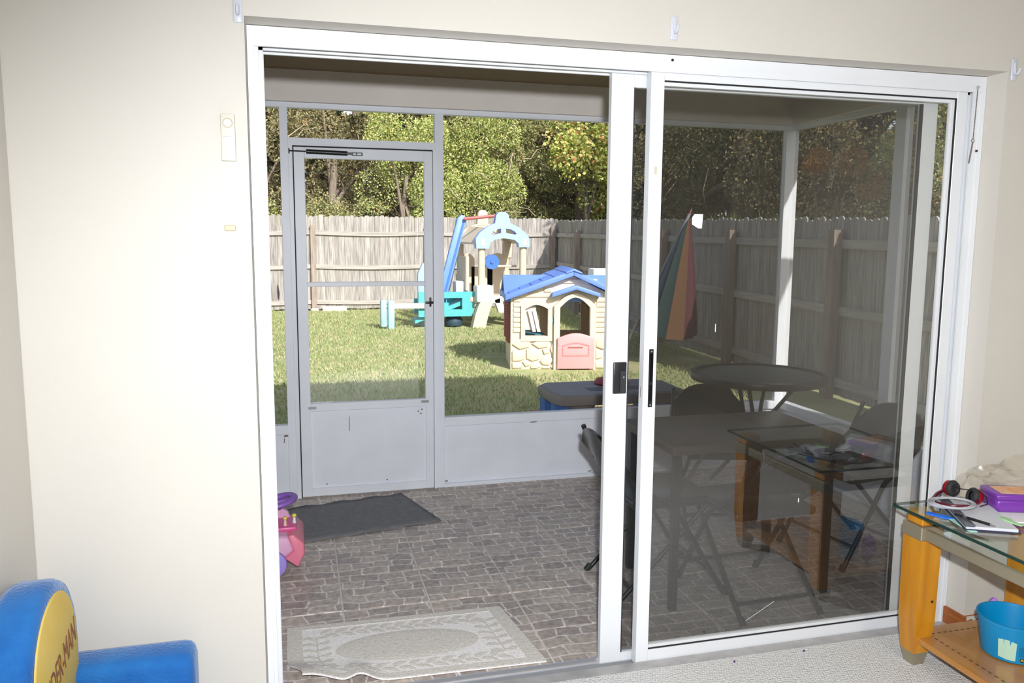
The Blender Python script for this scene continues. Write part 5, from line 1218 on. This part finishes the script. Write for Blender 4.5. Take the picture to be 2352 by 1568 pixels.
single('green_brush', MB().prism([(2.293, -0.318), (2.305, -0.325), (2.312, -0.35), (2.298, -0.375), (2.305, -0.405), (2.29, -0.408), (2.285, -0.375), (2.285, -0.345)], 'z', ZT + 0.0132, ZT + 0.0175), mat('pale_green_plastic', (0.38, 0.66, 0.34), 0.4), 'pale green plastic brush on the notebook', 'brush')
pb = thing('pencil_box', 'purple plastic pencil box with orange label on the glass table', 'box', (2.43, -0.245, ZT + 0.004))
Tb = Matrix.Translation((2.435, -0.235, ZT + 0.0037)) @ Matrix.Rotation(R(-20), 4, 'Z')
ppl = mat('violet_plastic', (0.17, 0.035, 0.33), 0.3, coat=0.3)
part('tray', MB().rbox(-0.075, 0.13, -0.055, 0.06, 0.0, 0.045, 0.012, 3, Tb), ppl, pb, smooth=50)
lid = part('lid', MB().rbox(-0.078, 0.133, -0.058, 0.063, 0.043, 0.062, 0.006, 2, Tb), ppl, pb, smooth=50)
part('label', MB().rbox(-0.055, 0.11, -0.04, 0.045, 0.0615, 0.063, 0.0005, 1, Tb), mat('orange_label', (0.75, 0.30, 0.10), 0.5, col2=(0.75, 0.55, 0.4), vscale=25), lid)
# plastic bag of odds and ends
def blob_mesh(c, r, seed, n=28, m=16, amp=0.22, zmin=ZT + 0.0005):
    rr = np.random.default_rng(seed); K = rr.normal(size=(9, 3)) * 3.6; ph_ = rr.uniform(0, 6.28, 9)
    mb_ = MB(); mb_.ell((0, 0, 0), 1.0, n, m); out = []
    for p in mb_.v:
        q = np.array(p); s = 1 + amp * np.sin(K @ q + ph_).mean() * 1.8
        z = q[2] * s * r[2]
        out.append(Vector((c[0] + q[0] * s * r[0], c[1] + q[1] * s * r[1], max(c[2] + z, zmin))))
    mb_.v = out; return mb_
bg_ = thing('plastic_bag', 'crumpled clear plastic bag of small toys behind the headphones', 'bag', (2.46, -0.09, ZT))
filmm = bpy.data.materials.new('clear_film'); filmm.use_nodes = True
n_ = filmm.node_tree.nodes; l_ = filmm.node_tree.links; b_ = n_['Principled BSDF']; b_.inputs['Base Color'].default_value = (0.62, 0.56, 0.46, 1); b_.inputs['Roughness'].default_value = 0.15
tr_ = n_.new('ShaderNodeBsdfTransparent'); mx_ = n_.new('ShaderNodeMixShader'); mx_.inputs[0].default_value = 0.34; l_.new(tr_.outputs[0], mx_.inputs[1]); l_.new(b_.outputs[0], mx_.inputs[2]); l_.new(mx_.outputs[0], n_['Material Output'].inputs[0])
part('film', blob_mesh((2.42, -0.10, ZT + 0.038), (0.075, 0.05, 0.05), 5, amp=0.4), filmm, bg_, smooth=25)
part('film', blob_mesh((2.53, -0.13, ZT + 0.045), (0.12, 0.07, 0.075), 8, amp=0.6), filmm, bg_, smooth=25)
for k, (x, y, z, r_, c) in enumerate(((2.47, -0.13, 0.02, 0.014, (0.7, 0.3, 0.15)), (2.50, -0.15, 0.022, 0.012, (0.6, 0.4, 0.3)), (2.44, -0.12, 0.03, 0.011, (0.1, 0.35, 0.7)), (2.54, -0.14, 0.02, 0.016, (0.5, 0.35, 0.2)), (2.49, -0.165, 0.028, 0.006, (0.8, 0.7, 0.1)), (2.57, -0.12, 0.02, 0.015, (0.4, 0.2, 0.3)))):
    part('trinket', MB().ell((x, y, ZT + z), r_, 10, 7), mat('trinket_%d' % k, c, 0.5), bg_, smooth=60)
# headphones
hp = thing('headphones', 'black and red headphones with folded band on the glass table', 'headphones', (2.30, -0.15, ZT))
redm = mat('metal_red', (0.45, 0.01, 0.02), 0.25, metal=0.5)
def cup(c, axis, par):
    c = Vector(c); ax = Vector(axis).normalized(); q = ax.to_track_quat('Z', 'Y').to_matrix().to_4x4(); T = Matrix.Translation(c) @ q
    cp = part('ear_cup', MB().lathe([(0.0, -0.014), (0.022, -0.014), (0.027, -0.008), (0.027, 0.004), (0.0, 0.004)], (0, 0, 0), 20, T), redm, par, smooth=40)
    part('cushion', MB().lathe([(0.012, 0.012), (0.016, 0.020), (0.024, 0.020), (0.029, 0.012), (0.027, 0.004), (0.012, 0.004), (0.012, 0.012)], (0, 0, 0), 20, T), rubber, cp, smooth=60)
    part('speaker_cloth', MB().cyl((0, 0, 0.006), (0, 0, 0.009), 0.013, n=14, T=T), blackm, cp)
cup((2.315, -0.095, ZT + 0.040), (0.1, -0.95, 0.15), hp); cup((2.335, -0.185, ZT + 0.036), (-0.75, 0.2, 0.2), hp)
hb = [(2.325, -0.07, ZT + 0.03), (2.27, -0.085, ZT + 0.02), (2.215, -0.12, ZT + 0.014), (2.195, -0.165, ZT + 0.018), (2.215, -0.21, ZT + 0.022), (2.265, -0.235, ZT + 0.024), (2.31, -0.215, ZT + 0.026), (2.335, -0.195, ZT + 0.03)]
part('band', MB().tube(hb, [0.006, 0.006, 0.005, 0.005, 0.005, 0.005, 0.006, 0.006], 8), mat('dark_maroon', (0.10, 0.005, 0.02), 0.3), hp, smooth=60)
cbm = mat('grey_cable', (0.42, 0.42, 0.46), 0.5)
cable = [(2.22 + 0.075 * math.cos(t * 0.42) * (1 - t * 0.003), -0.19 + 0.055 * math.sin(t * 0.42) - 0.0006 * t, ZT + 0.0245 + 0.00018 * t) for t in range(50)]
single('coiled_cable', MB().tube(cable, 0.004, 6), cbm, 'loop of thin grey cable lying by the headphones', 'cable', smooth=60)
bc = [(2.30, -0.10, ZT + 0.055), (2.32, -0.14, ZT + 0.05), (2.33, -0.17, ZT + 0.055), (2.335, -0.20, ZT + 0.06), (2.34, -0.225, ZT + 0.045), (2.325, -0.245, ZT + 0.03), (2.29, -0.25, ZT + 0.027)]
part('cord', MB().tube(bc, 0.0018, 6), blackm, hp, smooth=60)

# bucket on the lower shelf
bk = thing('blue_bucket', 'bright blue toy bucket standing on the lower shelf', 'bucket', (2.36, -0.33, 0.105))
bkm = mat('cyan_bucket', (0.0, 0.22, 0.47), 0.35); bki = bkm
prof_b = [(0.0, 0.0), (0.083, 0.0), (0.088, 0.004), (0.104, 0.118), (0.108, 0.12), (0.108, 0.128), (0.102, 0.128), (0.100, 0.12), (0.084, 0.008), (0.0, 0.008)]
part('pail', MB().lathe(prof_b, (2.375, -0.335, 0.1055), 36), bkm, bk, smooth=40)
# golden arches badge printed low on the pail
def on_pail(deg, z, off=0.0008):
    r_ = 0.088 + (0.104 - 0.088) * (z / 0.118) + off; a = R(deg)
    return Vector((2.375 + r_ * math.cos(a), -0.335 + r_ * math.sin(a), 0.1055 + z))
def pail_patch(pts, off):
    c = (sum(p[0] for p in pts) / len(pts), sum(p[1] for p in pts) / len(pts))
    return MB().add([on_pail(*c, off)] + [on_pail(a, z, off) for a, z in pts], [(0, 1 + i, 1 + (i + 1) % len(pts)) for i in range(len(pts))])
bdg = part('badge', pail_patch([(243 + 4.2 * math.cos(t * .39), 0.018 + 0.007 * math.sin(t * .39)) for t in range(16)], 0.0006), blackm, bk)
mm = [(240.4, .0145), (241.2, .0145), (241.7, .0195), (242.5, .0165), (243.4, .0165), (244.2, .0195), (244.8, .0145), (245.6, .0145), (244.8, .0225), (243.8, .0225), (243.0, .0195), (242.1, .0225), (241.2, .0225)]
part('badge_letter', pail_patch(mm, 0.0012), mat('golden_print', (0.8, 0.5, 0.04), 0.5), bdg)
for i in range(4): part('small_print', pail_patch([(236 + i * 3, 0.03), (237.6 + i * 3, 0.03), (237.6 + i * 3, 0.065), (236 + i * 3, 0.065)], 0.0006), mat('teal_print', (0.0, 0.13, 0.26), 0.6), bk)
part('printed_band', pail_patch([(200, 0.016), (215, 0.012), (231, 0.012), (231, 0.075), (215, 0.082), (200, 0.078)], 0.0005), mat('mint_print', (0.42, 0.62, 0.48), 0.6), bk)
single('purple_toy', blob_mesh((2.43, -0.20, 0.165), (0.03, 0.025, 0.06), 12, 12, 8, zmin=0.1055), mat('orchid_plastic', (0.42, 0.18, 0.62), 0.5), 'small purple toy tucked behind the blue bucket', 'toy', smooth=60)
for (x, y, lab) in ((1.55, 0.0, 'tiny purple scrap on the carpet below the glass door'), (1.83, 0.005, 'tiny dark scrap on the carpet nearer the side table')):
    single('carpet_scrap', MB().prism([(x, y), (x + 0.008, y + 0.003), (x + 0.01, y + 0.01), (x + 0.002, y + 0.008)], 'z', 0.0, 0.003), mat('purple_scrap', (0.12, 0.03, 0.2), 0.8), lab, 'scrap')
